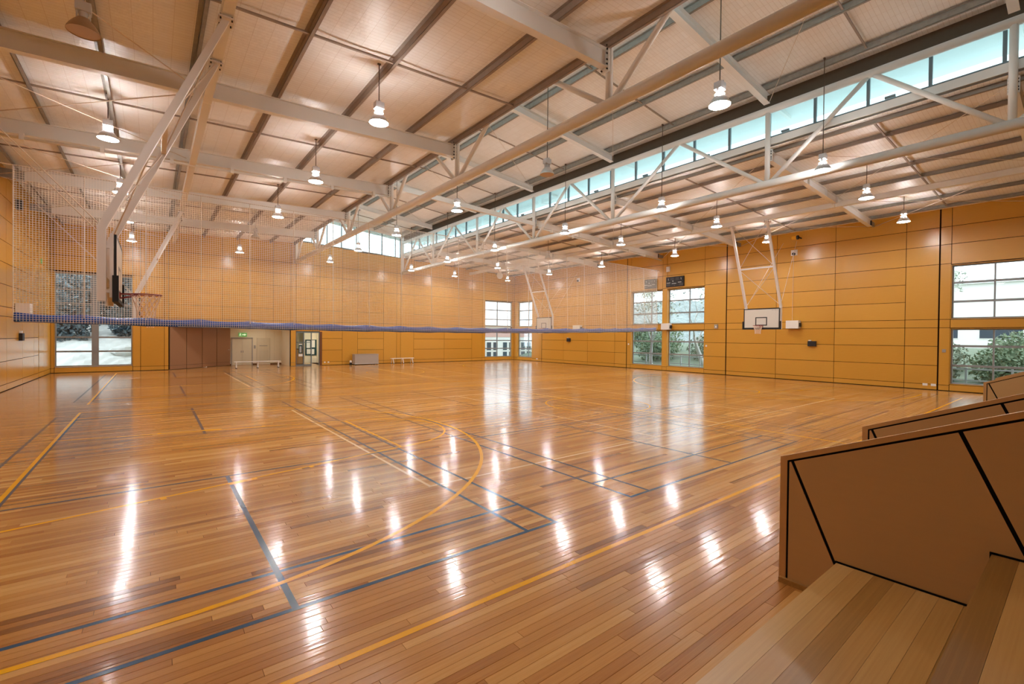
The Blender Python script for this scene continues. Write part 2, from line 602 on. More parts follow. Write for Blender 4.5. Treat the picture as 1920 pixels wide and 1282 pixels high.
# court lines: thin flat paint on the boards
def strip(pts, w, z, mat, closed=False):
    pts = [Vector((p[0], p[1])) for p in pts]
    n = len(pts)
    L, R = [], []
    for i in range(n):
        if closed:
            a, b = pts[(i - 1) % n], pts[(i + 1) % n]
        else:
            a, b = pts[max(i - 1, 0)], pts[min(i + 1, n - 1)]
        d0 = (pts[i] - a).normalized() if (pts[i] - a).length > 1e-6 else (b - pts[i]).normalized()
        d1 = (b - pts[i]).normalized() if (b - pts[i]).length > 1e-6 else d0
        nrm = Vector((-(d0.y + d1.y), d0.x + d1.x))
        nrm.normalize()
        k = 1.0 / max(0.4, nrm.dot(Vector((-d1.y, d1.x))))
        L.append(pts[i] + nrm * w / 2 * k)
        R.append(pts[i] - nrm * w / 2 * k)
    vs = [(p.x, p.y, z) for p in L] + [(p.x, p.y, z) for p in R]
    fs = []
    m = n if closed else n - 1
    for i in range(m):
        j = (i + 1) % n
        fs.append((n + i, n + j, j, i))
    return MB().add(vs, fs).build('court_line', mat, floor)

def arc(cx, cy, r, a0, a1, n=40):
    return [(cx + r * math.cos(math.radians(a0 + (a1 - a0) * i / n)), cy + r * math.sin(math.radians(a0 + (a1 - a0) * i / n))) for i in range(n + 1)]
LW = 0.05
# volleyball (cream)
for y0, y1 in ((6.36, 15.36), (23.34, 32.34)):
    strip([(3.40, y0), (21.4, y0), (21.4, y1), (3.40, y1)], LW, 0.0006, M['line_white'], True)
    for x in (9.40, 12.40, 15.40):
        strip([(x, y0), (x, y1)], LW, 0.0007, M['line_white'])
# badminton (blue)
for xc in (0.965, 8.59, 16.21, 23.83):
    for y0 in (4.18, 21.10):
        y1 = y0 + 13.4
        ym = (y0 + y1) / 2
        strip([(xc - 3.05, y0), (xc + 3.05, y0), (xc + 3.05, y1), (xc - 3.05, y1)], LW, 0.0009, M['line_blue'], True)
        for s in (-1, 1):
            strip([(xc + s * 2.59, y0), (xc + s * 2.59, y1)], LW, 0.0010, M['line_blue'])
        for y in (y0 + 0.76, y1 - 0.76, ym - 1.98 - 0.1, ym + 1.98):
            strip([(xc - 3.05, y), (xc + 3.05, y)], LW, 0.0011, M['line_blue'])
        strip([(xc, y0), (xc, ym - 2.08)], LW * 1.15, 0.0012, M['line_blue'])
        strip([(xc, ym + 1.98), (xc, y1)], LW * 1.15, 0.0012, M['line_blue'])
# basketball (yellow)
for y0 in (3.31, 20.3):
    y1, yc = y0 + 15.0, y0 + 7.5
    strip([(-1.67, y0), (26.33, y0), (26.33, y1), (-1.67, y1)], LW * 1.2, 0.0014, M['line_yellow'], True)
    strip([(12.33, y0), (12.33, y1)], LW, 0.0015, M['line_yellow'])
    strip(arc(12.33, yc, 1.8, 0, 351, 39), LW, 0.0016, M['line_yellow'], True)
    for s, xb in ((1, -1.67), (-1, 26.33)):
        xf = xb + s * 5.8
        strip([(xb, yc - 3.0), (xf, yc - 1.8), (xf, yc + 1.8), (xb, yc + 3.0)], LW, 0.0015, M['line_yellow'])
        strip(arc(xf, yc, 1.8, -90 * s, 90 * s), LW, 0.0016, M['line_yellow'])
        hx = xb + s * 1.575
        pts = [(xb, yc - 6.2)] + arc(hx, yc, 6.2, -90 * s, 90 * s, 56) + [(xb, yc + 6.2)]
        strip(pts if s > 0 else [(xb, yc + 6.2)] + arc(hx, yc, 6.2, 90, 270, 56) + [(xb, yc - 6.2)], LW * 1.25, 0.0017, M['line_yellow'])
        for side in (-1, 1):
            for d0, d1, wd in ((1.75, 1.82, 0.14), (2.6, 3.0, 0.13), (3.85, 3.92, 0.12)):
                ya = yc + side * (3.0 - 1.2 * d0 / 5.8 + 0.04)
                yb = yc + side * (3.0 - 1.2 * d1 / 5.8 + 0.04)
                strip([(xb + s * d0, ya), (xb + s * d1, yb)], wd, 0.0018, M['line_yellow'])

# ------------------------------------------------------------------ walls
PLANES = {'far': lambda u, v, w: (u, YF + w, v), 'right': lambda u, v, w: (XR + w, u, v),
          'left': lambda u, v, w: (XL - w, u, v), 'near': lambda u, v, w: (u, YB - w, v)}
def wbox(mb, plane, u0, u1, v0, v1, w0, w1):
    P = PLANES[plane]
    a, b = P(u0, v0, w0), P(u1, v1, w1)
    return mb.box(min(a[0], b[0]), max(a[0], b[0]), min(a[1], b[1]), max(a[1], b[1]), min(a[2], b[2]), max(a[2], b[2]))
_pm = {}
def panel(parent, plane, u0, u1, v0, v1, mat='panel', gap=0.011, name='panel', w0=0.0, w1=0.02, gu=None):
    """one sheet panel; panels of one size share a mesh"""
    gu = gap if gu is None else gu
    du, dv, dw = u1 - u0 - 2 * gu, v1 - v0 - 2 * gap, w1 - w0
    if du <= 0.01 or dv <= 0.01:
        return
    flip = plane in ('far', 'near')
    key = (flip, round(du, 2), round(dv, 2), round(dw, 3), mat, name)
    if key not in _pm:
        mb = MB()
        if flip:
            mb.box(-du / 2, du / 2, -dw / 2, dw / 2, -dv / 2, dv / 2)
        else:
            mb.box(-dw / 2, dw / 2, -du / 2, du / 2, -dv / 2, dv / 2)
        _pm[key] = mb.mesh(name, M[mat])
    c = PLANES[plane]((u0 + u1) / 2, (v0 + v1) / 2, (w0 + w1) / 2)
    return link(name, _pm[key], parent, Vector(c) + W(parent))

def backing(parent, plane, ulist, top, holes, thick=0.3):
    """dark wall core with openings; top(u) gives the height"""
    us = sorted(set(ulist))
    mb = MB()
    for a, b in zip(us[:-1], us[1:]):
        mid = (a + b) / 2
        hs = sorted([(h[2], h[3]) for h in holes if h[0] - 1e-4 <= mid <= h[1] + 1e-4])
        z = 0.0
        t = top(mid)
        for z0, z1 in hs:
            if z0 > z:
                wbox(mb, plane, a, b, z, z0, 0.02, thick)
            z = z1
        if t > z:
            wbox(mb, plane, a, b, z, t, 0.02, thick)
    return wpart(mb, 'wall_core', M['joint'], parent)

Z = [0.02, 0.27, 1.18, 2.08, 2.96, 3.34, 4.22, 5.08, 5.92, 6.82, 7.66, 8.5, 9.3]
def column(parent, plane, u0, u1, zs, gu=None, mat='panel'):
    for a, b in zip(zs[:-1], zs[1:]):
        panel(parent, plane, u0, u1, a, b, gu=gu, mat=mat)
def cut(zs, top):
    return [z for z in zs if z < top - 0.15] + [top]
FULL = Z[:]
TALL = [0.02, 0.27, 2.96, 3.34, 5.92, 6.82, 7.66, 8.5, 9.3]
LOWTALL = [0.02, 0.27, 1.18, 2.08, 2.96, 3.34, 5.92, 6.82, 7.66, 8.5, 9.3]
WIN_Z = (0.32, 5.86)

# far wall ---------------------------------------------------------
wall_far = struct('wall_far', (12, YF, 0))
def top_far(u):
    return 9.06 + 0.041 * u if u < 8.4 else (9.34 - 0.047 * (u - 9) if u < 16.75 else zr(u) + 0.52)
far_holes = [(-4.45, -0.98, *WIN_Z), (0.80, 8.04, 0, 2.94), (8.40, 10.10, 0, 2.60), (25.56, 28.92, *WIN_Z)]
ub = [XL - 0.3, -4.45, -0.98, 0.58, 0.8, 3.73, 6.87, 8.04, 8.4, 9.6, 10.1, 11.81, 13.03, 15.22, 16.38, 16.74, 17.97, 21.01, 24.01, 25.23, 25.56, 28.92, XR + 0.3]
backing(wall_far, 'far', ub, top_far, far_holes)
def far_col(u0, u1, zs, gu=None, low=None):
    t = min(top_far(u0 + 0.01), top_far(u1 - 0.01))
    zz = cut(zs, t)
    if low is not None:
        zz = [low] + [z for z in zz if z > low + 0.05]
    column(wall_far, 'far', u0, u1, zz, gu)
for u0, u1 in ((XL, -4.45),):
    far_col(u0, u1, TALL)
for u0, u1 in ((-4.45, -0.98), (25.56, 28.92)):
    panel(wall_far, 'far', u0, u1, 0.02, 0.32)
    far_col(u0, u1, FULL, low=5.92 if u0 < 0 else 5.92)
far_col(-0.98, -0.6, TALL)
far_col(-0.6, 0.58, TALL)
far_col(0.58, 0.8, TALL)
for u0, u1 in ((0.8, 3.73), (3.73, 6.87), (6.87, 8.04)):
    far_col(u0, u1, FULL if u1 < 7 else TALL, low=2.96)
far_col(8.04, 8.4, TALL)
far_col(8.4, 9.6, FULL, low=2.62)
far_col(9.6, 10.1, FULL, low=2.62)
far_col(10.1, 11.81, FULL)
far_col(11.81, 13.03, TALL)
far_col(13.03, 15.22, FULL)
far_col(15.22, 16.38, TALL)
far_col(16.38, 16.74, TALL)
far_col(16.74, 17.97, TALL)
far_col(17.97, 21.01, FULL)
far_col(21.01, 24.01, FULL)
far_col(24.01, 25.23, TALL)
far_col(25.23, 25.56, TALL)
far_col(28.92, XR, TALL)

# right wall -------------------------------------------------------
wall_right = struct('wall_right', (XR, 16, 0))
rt_holes = []
for a, b in ((-1.52, 4.14), (16.22, 19.07), (19.45, 22.24), (34.0, 36.3)):
    rt_holes += [(a, b, 0.32, 2.92), (a, b, 3.35, 5.88)]
ur = [YB - 0.3, -1.52, 4.14, 4.54, 5.77, 8.74, 11.71, 14.72, 16.22, 19.07, 19.45, 22.24, 22.62, 23.8, 26.71, 29.6, 32.55, 34.0, 36.3, YF + 0.3]
backing(wall_right, 'right', ur, lambda u: 8.62, rt_holes)
RT = 8.58
ZR = [0.02, 0.27, 1.17, 2.08, 2.96, 3.35, 4.22, 5.08, 5.95, 6.85, 7.68, RT]
ZRT = [0.02, 0.27, 1.17, 2.08, 2.96, 3.35, 5.95, 6.85, 7.68, RT]
ZRS = [0.02, 0.27, 2.96, 3.35, 5.95, 6.85, 7.68, RT]
def rcol(u0, u1, zs, g0=0.011, g1=0.011):
    for a, b in zip(zs[:-1], zs[1:]):
        panel(wall_right, 'right', u0 + g0 - 0.011, u1 - g1 + 0.011, a, b)
rcol(4.14, 4.54, ZRS, g1=0.03)
rcol(4.54, 5.77, ZRT, g0=0.03)
rcol(5.77, 8.74, ZR)
rcol(8.74, 11.71, ZR)
rcol(11.71, 14.72, ZR, g1=0.035)
rcol(14.72, 16.22, ZRT, g0=0.035)
rcol(19.07, 19.45, ZRS)
rcol(22.24, 22.62, ZRS, g1=0.035)
rcol(22.62, 23.8, ZRT, g0=0.035)
rcol(23.8, 26.71, ZR)
rcol(26.71, 29.6, ZR)
rcol(29.6, 32.55, ZR, g1=0.03)
rcol(32.55, 34.0, ZRS, g0=0.03)
rcol(36.3, YF, ZRS)
for a, b in ((-1.52, 4.14), (16.22, 19.07), (19.45, 22.24), (34.0, 36.3)):
    panel(wall_right, 'right', a, b, 0.02, 0.31)
    panel(wall_right, 'right', a, b, 2.95, 3.34)
    for z0, z1 in ((5.91, 6.85), (6.85, 7.68), (7.68, RT)):
        panel(wall_right, 'right', a, b, z0, z1)
rcol(YB, -1.52, ZR)

# left wall --------------------------------------------------------
wall_left = struct('wall_left', (XL, 16, 0))
LT = 9.75
backing(wall_left, 'left', [YB - 0.3, YF + 0.3], lambda u: LT, [])
ZL = cut(Z, LT)
ul = [36.8, 34.8, 33.40, 32.2, 29.72, 26.86, 23.95, 21.05, 18.1, 15.2, 12.3, 9.4, 6.5, 3.6, 0.7, -2.2, YB]
for b, a in zip(ul[:-1], ul[1:]):
    zs = cut(TALL, LT) if a > 33 else ZL
    for z0, z1 in zip(zs[:-1], zs[1:]):
        g = 0.05 if abs(a - 33.4) < 0.01 else 0.0
        g2 = 0.05 if abs(b - 33.4) < 0.01 else 0.0
        panel(wall_left, 'left', a + g, b - g2, z0, z1)

# wall behind the camera -------------------------------------------
wall_near = struct('wall_near', (12, YB, 0))
backing(wall_near, 'near', [XL - 0.3, 8.4, 16.8, XR + 0.3], lambda u: 8.85 if u < 8.4 else (11.3 if u < 16.8 else 8.5), [])
for i in range(8):
    a = XL + i * (XR - XL) / 8
    b = XL + (i + 1) * (XR - XL) / 8
    for z0, z1 in zip(Z[:-2], Z[1:-1]):
        panel(wall_near, 'near', a, b, z0, z1)

# ------------------------------------------------------------------ windows
win_no = [0]
def window(plane, u0, u1, parts, mull, depth=0.16, mw=0.07, frame='alu', fw_=0.06, mull_w=None, thick=0.3):
    """parts: list of (z0, z1, rails); every pane is its own sheet of glass"""
    win_no[0] += 1
    c = PLANES[plane]((u0 + u1) / 2, parts[0][0], depth)
    root = struct('window_%d' % win_no[0], c)
    for z0, z1, rails in parts:
        # timber lining of the reveal
        for a, b, c0, c1 in ((u0, u0 + 0.018, z0, z1), (u1 - 0.018, u1, z0, z1), (u0, u1, z0, z0 + 0.02), (u0, u1, z1 - 0.02, z1)):
            wpart(wbox(MB(), plane, a, b, c0, c1, 0.0, thick), 'reveal_lining', M['panel'], root)
        a0, a1, b0, b1 = u0 + 0.02, u1 - 0.02, z0 + 0.02, z1 - 0.02
        fr = MB()
        wbox(fr, plane, a0, a0 + fw_, b0, b1, depth, depth + 0.08)
        wbox(fr, plane, a1 - fw_, a1, b0, b1, depth, depth + 0.08)
        wbox(fr, plane, a0 + fw_, a1 - fw_, b0, b0 + fw_, depth, depth + 0.08)
        wbox(fr, plane, a0 + fw_, a1 - fw_, b1 - fw_, b1, depth, depth + 0.08)
        wpart(fr, 'window_frame', M[frame], root)
        us = [a0 + fw_ / 2] + list(mull) + [a1 - fw_ / 2]
        zs = [b0 + fw_ / 2] + list(rails) + [b1 - fw_ / 2]
        for k, m_ in enumerate(mull):
            w_ = (mull_w or mw)
            wpart(wbox(MB(), plane, m_ - w_ / 2, m_ + w_ / 2, b0 + fw_, b1 - fw_, depth + 0.005, depth + 0.075), 'mullion', M[frame], root)
        for r_ in rails:
            wpart(wbox(MB(), plane, a0 + fw_, a1 - fw_, r_ - 0.05, r_ + 0.05, depth - 0.012, depth + 0.06), 'rail', M[frame], root)
        for ua, ub_ in zip(us[:-1], us[1:]):
            for za, zb in zip(zs[:-1], zs[1:]):
                wpart(wbox(MB(), plane, ua, ub_, za, zb, depth + 0.03, depth + 0.038), 'pane', M['glass'], root)
    return root
UP = (3.36, 5.88, [4.17, 5.05])
LO = (0.32, 2.93, [1.2, 2.11])
window('far', -4.45, -0.98, [(0.34, 5.84, [1.24, 2.08, 3.15, 4.06, 4.86])], [-2.71], depth=0.1, mull_w=0.32)
window('far', 25.56, 28.92, [(3.36, 5.86, [4.06, 4.98]), (0.32, 2.93, [1.17, 1.97])], [27.1], depth=0.1, mw=0.09)
window('right', 34.0, 36.3, [(3.36, 5.86, [4.06, 4.98]), (0.32, 2.93, [1.17, 1.97])], [34.78], depth=0.2)
window('right', 19.45, 22.24, [UP, LO], [20.54], depth=0.24)
window('right', 16.22, 19.07, [UP, LO], [17.44], depth=0.24)
window('right', -1.52, 4.14, [UP, LO], [-0.1, 1.32, 2.74], depth=0.16, mw=0.06)

# ------------------------------------------------------------------ roof: lining, purlins, rafters
ceiling = struct('ceiling', (12, 16, 9))
wpart(MB().box(XL - 0.3, -4.1, YB, YF + 0.2, 9.75, 9.85), 'gutter_lid', M['joint'], ceiling)

def lining(x0, x1, zf, y0, y1, purlins, sag=0.035):
    """blanket draped over the purlins, sagging a little between them"""
    xs = sorted(set([x0, x1] + purlins))
    cols = []
    for a, b in zip(xs[:-1], xs[1:]):
        n = 6
        for k in range(n):
            t = k / n
            cols.append((a + (b - a) * t, sag * 4 * t * (1 - t)))
    cols.append((xs[-1], 0))
    ys = np.linspace(y0, y1, 3)
    vs, fs = [], []
    m = len(cols)
    for y in ys:
        for x, s in cols:
            vs.append((x, y, zf(x) - s))
    for y in ys:
        for x, s in cols:
            vs.append((x, y, zf(x) + 0.12))
    ny = len(ys)
    for j in range(ny - 1):
        for i in range(m - 1):
            a = j * m + i
            fs.append((a, a + m, a + m + 1, a + 1))
            b = a + ny * m
            fs.append((b, b + 1, b + m + 1, b + m))
    o = wpart(MB().add(vs, fs), 'roof_lining', M['lining'], ceiling, smooth=False)
    return o
PL = [-4.06, -2.5, -0.95, 0.78, 2.65, 4.55, 6.62, 8.22]
PM = [7.3, 9.25, 11.56, 14.3, 16.35, 18.3]
PR = [17.2, 18.45, 20.3, 21.7, 23.35, 25.05, 26.8, 28.5]
lining(-4.14, 8.32, lambda x: zl(x) + 0.42 + 0.17, YB - 0.3, YF + 0.25, PL)
lining(7.0, 19.3, lambda x: zm(x) + 0.3 + 0.21, YB - 0.3, YF + 1.4, PM)
lining(16.95, XR + 0.3, lambda x: zr(x) + 0.33 + 0.16, YB - 0.3, YF + 0.25, PR)

def channel(x, z, y0, y1, mat, h=0.2, w=0.075, flip=1):
    """cold-formed Z purlin along Y with its bottom at z"""
    mb = MB()
    mb.box(x - 0.004, x + 0.004, y0, y1, z, z + h)
    if flip > 0:
        mb.box(x - 0.004, x + w, y0, y1, z, z + 0.006)
        mb.box(x + w - 0.005, x + w, y0, y1, z, z + 0.022)
        mb.box(x - w, x + 0.004, y0, y1, z + h - 0.006, z + h)
    else:
        mb.box(x - w, x + 0.004, y0, y1, z, z + 0.006)
        mb.box(x - w, x - w + 0.005, y0, y1, z, z + 0.022)
        mb.box(x - 0.004, x + w, y0, y1, z + h - 0.006, z + h)
    return wpart(mb, 'purlin', M[mat], ceiling)
for x in PL:
    channel(x, zl(x) + 0.42, YB, YF, 'brown_steel' if x > 1.0 else 'galv', h=0.16)
for x in PM[:-1]:
    channel(x, zm(x) + 0.3, YB, YF, 'galv', w=0.075, h=0.18)
for x in PR:
    channel(x, zr(x) + 0.33, YB, YF, 'brown_steel' if x < 22 else 'galv', h=0.15, flip=-1)
# bridging bars between the purlins, at mid bay
MID = [(a + b) / 2 for a, b in zip(BAYS[:-1], BAYS[1:])]
MID[2] = 10.5
MID[3] = 16.7
for y in MID:
    for xs, zf, d in ((PL, zl, 0.40), (PM[:-1], zm, 0.3), (PR, zr, 0.31)):
        for a, b in zip(xs[:-1], xs[1:]):
            if a < 1.2 and b > 0.9 and xs is PL:
                pass
            wpart(MB().bar((a + 0.01, y, zf(a) + d + 0.06), (b - 0.01, y, zf(b) + d + 0.06), 0.05, 0.04), 'bridging_bar', M['brown_steel'], ceiling)
# rafters: I sections
def rafter(y, x0, z0, x1, z1, d, w, mat='white_steel'):
    """web underside from (x0,z0) to (x1,z1), depth d"""
    mb = MB()
    t = 0.014
    def slab(za, zb, ya, yb):
        mb.add([(x0, ya, z0 + za), (x1, ya, z1 + za), (x1, yb, z1 + za), (x0, yb, z0 + za), (x0, ya, z0 + zb), (x1, ya, z1 + zb), (x1, yb, z1 + zb), (x0, yb, z0 + zb)],
               [(0, 3, 2, 1), (4, 5, 6, 7), (0, 1, 5, 4), (1, 2, 6, 5), (2, 3, 7, 6), (3, 0, 4, 7)])
    slab(0, t, y - w / 2, y + w / 2)
    slab(d - t, d, y - w / 2, y + w / 2)
    slab(t, d - t, y - 0.006, y + 0.006)
    return wpart(mb, 'rafter', M[mat], ceiling)
for y in BAYS:
    if y > YF - 0.5:
        continue
    rafter(y, -3.84, zl(-3.84), T1 - 0.14, zl(T1 - 0.14), 0.42, 0.18)
    wpart(MB().box(XL - 0.02, -3.84, y - 0.06, y + 0.06, zl(-3.84) + 0.05, zl(-3.84) + 0.37), 'wall_bracket', M['galv'], ceiling)
    # end plate and bolts at the truss
    ep = MB()
    ep.box(T1 - 0.16, T1 - 0.12, y - 0.11, y + 0.11, zl(T1) - 0.1, zl(T1) + 0.52)
    wpart(ep, 'end_plate', M['white_steel'], ceiling)
    bo = MB()
    for dz in (-0.05, 0.06, 0.16, 0.3, 0.4, 0.48):
        for dy in (-0.08, 0.08):
            bo.tube((T1 - 0.2, y + dy, zl(T1) + dz), (T1 - 0.1, y + dy, zl(T1) + dz), 0.018, 6)
    wpart(bo, 'bolts', M['bolt'], ceiling)
    rafter(y, 7.1, zm(7.1), T2 - 0.1, zm(T2 - 0.1), 0.3, 0.2)
    rafter(y, T2 + 0.14, zr(T2 + 0.14), 28.62, zr(28.62), 0.33, 0.18)
    wpart(MB().box(28.62, 28.64, y - 0.07, y + 0.07, zr(28.62) + 0.02, zr(28.62) + 0.31), 'rafter_end', M['bolt'], ceiling)
    wpart(MB().box(28.64, XR + 0.02, y - 0.05, y + 0.05, zr(28.62) + 0.06, zr(28.62) + 0.28), 'wall_bracket', M['galv'], ceiling)
    ep = MB()
    ep.box(T2 + 0.1, T2 + 0.14, y - 0.11, y + 0.11, zr(T2) - 0.04, zr(T2) + 0.38)
    wpart(ep, 'end_plate', M['white_steel'], ceiling)
    bo = MB()
    for dz in (0.03, 0.10, 0.22, 0.30):
        for dy in (-0.08, 0.08):
            bo.tube((T2 + 0.08, y + dy, zr(T2) + dz), (T2 + 0.17, y + dy, zr(T2) + dz), 0.018, 6)
    wpart(bo, 'bolts', M['bolt'], ceiling)
    # stiffeners on the right rafters
    for x in (20.4, 22.3, 23.6):
        wpart(MB().box(x - 0.006, x + 0.006, y - 0.085, y - 0.008, zr(x) + 0.016, zr(x) + 0.315), 'stiffener', M['white_steel'], ceiling)
# hoop support beams along Y, one per side
for a, b in zip(BAYS[:-1], BAYS[1:]):
    for x, zf in ((1.07, lambda q: 8.15), (23.59, lambda q: 8.15)):
        mb = MB()
        z = zf(x)
        mb.box(x - 0.09, x + 0.09, a + 0.01, b - 0.01, z, z + 0.22)
        wpart(mb, 'support_beam', M['white_steel'], ceiling)
# eave beams of the clerestories
wpart(MB().box(T1 - 0.08, T1 + 0.0, YB, YF, 9.2, 9.3), 'clerestory_sill_beam', M['white_steel'], ceiling)
wpart(MB().box(T2 + 0.12, T2 + 0.3, YB, YF, 9.12, 9.36), 'clerestory_sill_beam', M['white_steel'], ceiling)
# diagonal bracing rods
def rod(p0, p1, r=0.012, mat='rod'):
    wpart(MB().tube(p0, p1, r, 6), 'brace_rod', M[mat], ceiling)
for a, b in zip(BAYS[1:-1], BAYS[2:]):
    for xa, xb, zf, s in ((-4.5, 0.9, zl, 0.02), (23.75, 29.1, zr, 0.05)):
        rod((xa, a + 0.12, zf(xa) + 0.1), (xb, b - 0.12, zf(xb) + 0.1))
        rod((xa, b - 0.12, zf(xa) + 0.13), (xb, a + 0.12, zf(xb) + 0.13))
    rod((T2 + 0.3, a + 0.12, zr(T2) + 0.25), (23.5, b - 0.12, zr(23.5) + 0.28), 0.008)
    rod((T2 + 0.3, b - 0.12, zr(T2) + 0.2), (23.5, a + 0.12, zr(23.5) + 0.22), 0.008)
    rod((T1 + 0.2, a + 0.1, zm(T1)), (T2 - 0.15, b - 0.1, zm(T2) + 0.05), 0.009)

# ------------------------------------------------------------------ trusses
def truss(x, label, top_r, diag_vis):
    t = thing('roof_truss', (x, YB, 7.6), label, 'truss', 'long white tubular roof trusses')
    zb, zt = 7.79 if x == T1 else 7.72, 10.26
    wpart(MB().tube((x, YB, zb), (x, YF - 0.02, zb), 0.14, 20), 'bottom_chord', M['white_steel'], t, smooth=True)
    wpart(MB().tube((x, YB, zt + 0.01), (x, YF - 0.02, zt + 0.01), 0.122, 20), 'top_chord', M['white_steel'], t, smooth=True)
    for i, y in enumerate(BAYS):
        if y < YF - 0.5:
            wpart(MB().tube((x, y, zb + 0.1), (x, y, zt - 0.08), 0.085, 14), 'post', M['white_steel'], t, smooth=True)
        else:
            wpart(MB().bar((x, y + 0.1, zb - 0.14), (x, y + 0.1, zt + 0.1), 0.2, 0.2), 'post', M['white_steel'], t)
    for i, (a, b) in enumerate(zip(BAYS[:-1], BAYS[1:])):
        m = (a + b) / 2
        wpart(MB().tube((x, a + 0.16, zb + 0.1), (x, m - 0.08, zt - 0.06), 0.07, 12), 'diagonal', M['white_steel'], t, smooth=True)
        wpart(MB().tube((x, b - 0.16, zb + 0.1), (x, m + 0.08, zt - 0.06), 0.07, 12), 'diagonal', M['white_steel'], t, smooth=True)
    return t
truss(T1, 'white tubular truss under the left roof edge, nearer the left wall', 0.11, True)
truss(T2, 'white tubular truss in front of the long strip of cyan high windows', 0.11, True)

# ------------------------------------------------------------------ clerestory windows (cyan tinted)
def clerestory(plane_x, z0, z1, ys, frame, name):
    root = struct(name, (plane_x, 16, z0))
    wpart(MB().box(plane_x - 0.04, plane_x + 0.04, YB, YF, z0 - 0.06, z0 + 0.03), 'sill', M[frame], root)
    wpart(MB().box(plane_x - 0.04, plane_x + 0.04, YB, YF, z1 - 0.05, z1 + 0.02), 'head', M[frame], root)
    ys = [YB] + ys + [YF]
    for a, b in zip(ys[:-1], ys[1:]):
        if b < YF:
            wpart(MB().box(plane_x - 0.04, plane_x + 0.04, b - 0.04, b + 0.04, z0 + 0.03, z1 - 0.05), 'mullion', M[frame], root)
        wpart(MB().box(plane_x - 0.005, plane_x + 0.005, a, b, z0 + 0.02, z1 - 0.04), 'pane', M['tinted'], root)
    return root
YM = [1.5 + 1.41 * k for k in range(-4, 25) if 1.5 + 1.41 * k > YB + 0.5 and 1.5 + 1.41 * k < YF - 0.4]
c2 = clerestory(17.02, 9.40, 10.38, YM, 'alu_dark', 'window_7')
wpart(MB().box(17.0, 17.04, YB, YF, 10.40, zm(17.0) + 0.5), 'lining_shade', M['lining_shade'], c2)  # closing strip above the glass, shade of the lining put into its colour
for k, y in enumerate(YM[:-1]):
    if k % 2 == 0:
        wpart(MB().box(16.93, 17.0, y + 0.75, y + 1.0, 9.44, 9.5), 'winder', M['alu_dark'], c2)
clerestory(8.2, 9.36, 11.45, YM, 'alu_dark', 'window_8')
gx = [8.42, 9.5, 10.63, 11.74, 12.92, 13.99, 15.06, 16.25, 16.7]
g = struct('window_9', (12.5, YF, 9.3))
def gz0(x):
    return 9.36 - 0.047 * (x - 9)
def gz1(x):
    return zm(x) + 0.3
for a, b in zip(gx[:-1], gx[1:]):
    P = lambda poly, y0, y1, nm, mt: wpart(MB().prism(poly, 'y', y0, y1), nm, M[mt], g)
    P([(a, gz0(a)), (b, gz0(b)), (b, gz1(b)), (a, gz1(a))], YF + 0.1, YF + 0.11, 'pane', 'tinted')
    P([(b - 0.03, gz0(b)), (b + 0.03, gz0(b)), (b + 0.03, gz1(b)), (b - 0.03, gz1(b))], YF + 0.06, YF + 0.14, 'mullion', 'alu_dark')
    P([(a, gz0(a) - 0.03), (b, gz0(b) - 0.03), (b, gz0(b) + 0.04), (a, gz0(a) + 0.04)], YF + 0.05, YF + 0.15, 'sill', 'alu_dark')
wpart(MB().prism([(7.2, gz1(7.2) - 0.06), (16.9, gz1(16.9) - 0.06), (16.9, gz1(16.9) + 0.16), (7.2, gz1(7.2) + 0.16)], 'y', YF - 0.02, YF + 0.12), 'head', M['white_steel'], g)
# eave soffits outside the clerestories
ve = struct('trim_1', (18, 16, 10.6))
wpart(MB().prism([(17.1, zm(17.1) + 0.34), (19.25, zm(19.25) + 0.34), (19.25, zm(19.25) + 0.44), (17.1, zm(17.1) + 0.44)], 'y', YB, YF + 1.4), 'soffit', M['soffit'], ve)
for y in BAYS:
    wpart(MB().prism([(17.1, zm(17.1) + 0.1), (18.6, zm(18.6) + 0.24), (18.6, zm(18.6) + 0.34), (17.1, zm(17.1) + 0.34)], 'y', y - 0.06, y + 0.06), 'outrigger', M['white_steel'], ve)
wpart(MB().prism([(7.0, zm(7.0) + 0.34), (18.75, zm(18.75) + 0.34), (18.75, zm(18.75) + 0.42), (7.0, zm(7.0) + 0.42)], 'y', YF + 0.16, YF + 1.35), 'soffit', M['soffit'], ve)
# outer roof surfaces (light falls on them, seen through the high windows)
vr = struct('roof_1', (23, 16, 9))
wpart(MB().prism([(17.06, zr(17.06) + 0.76), (XR + 0.8, zr(XR) + 0.74), (XR + 0.8, zr(XR) + 0.8), (17.06, zr(17.06) + 0.82)], 'y', YB, YF + 0.6), 'roof_sheet', M['soffit'], vr)
wpart(MB().prism([(XL - 0.8, zl(XL) + 0.78), (8.1, zl(8.1) + 0.79), (8.1, zl(8.1) + 0.85), (XL - 0.8, zl(XL) + 0.84)], 'y', YB, YF + 0.6), 'roof_sheet', M['soffit'], vr)
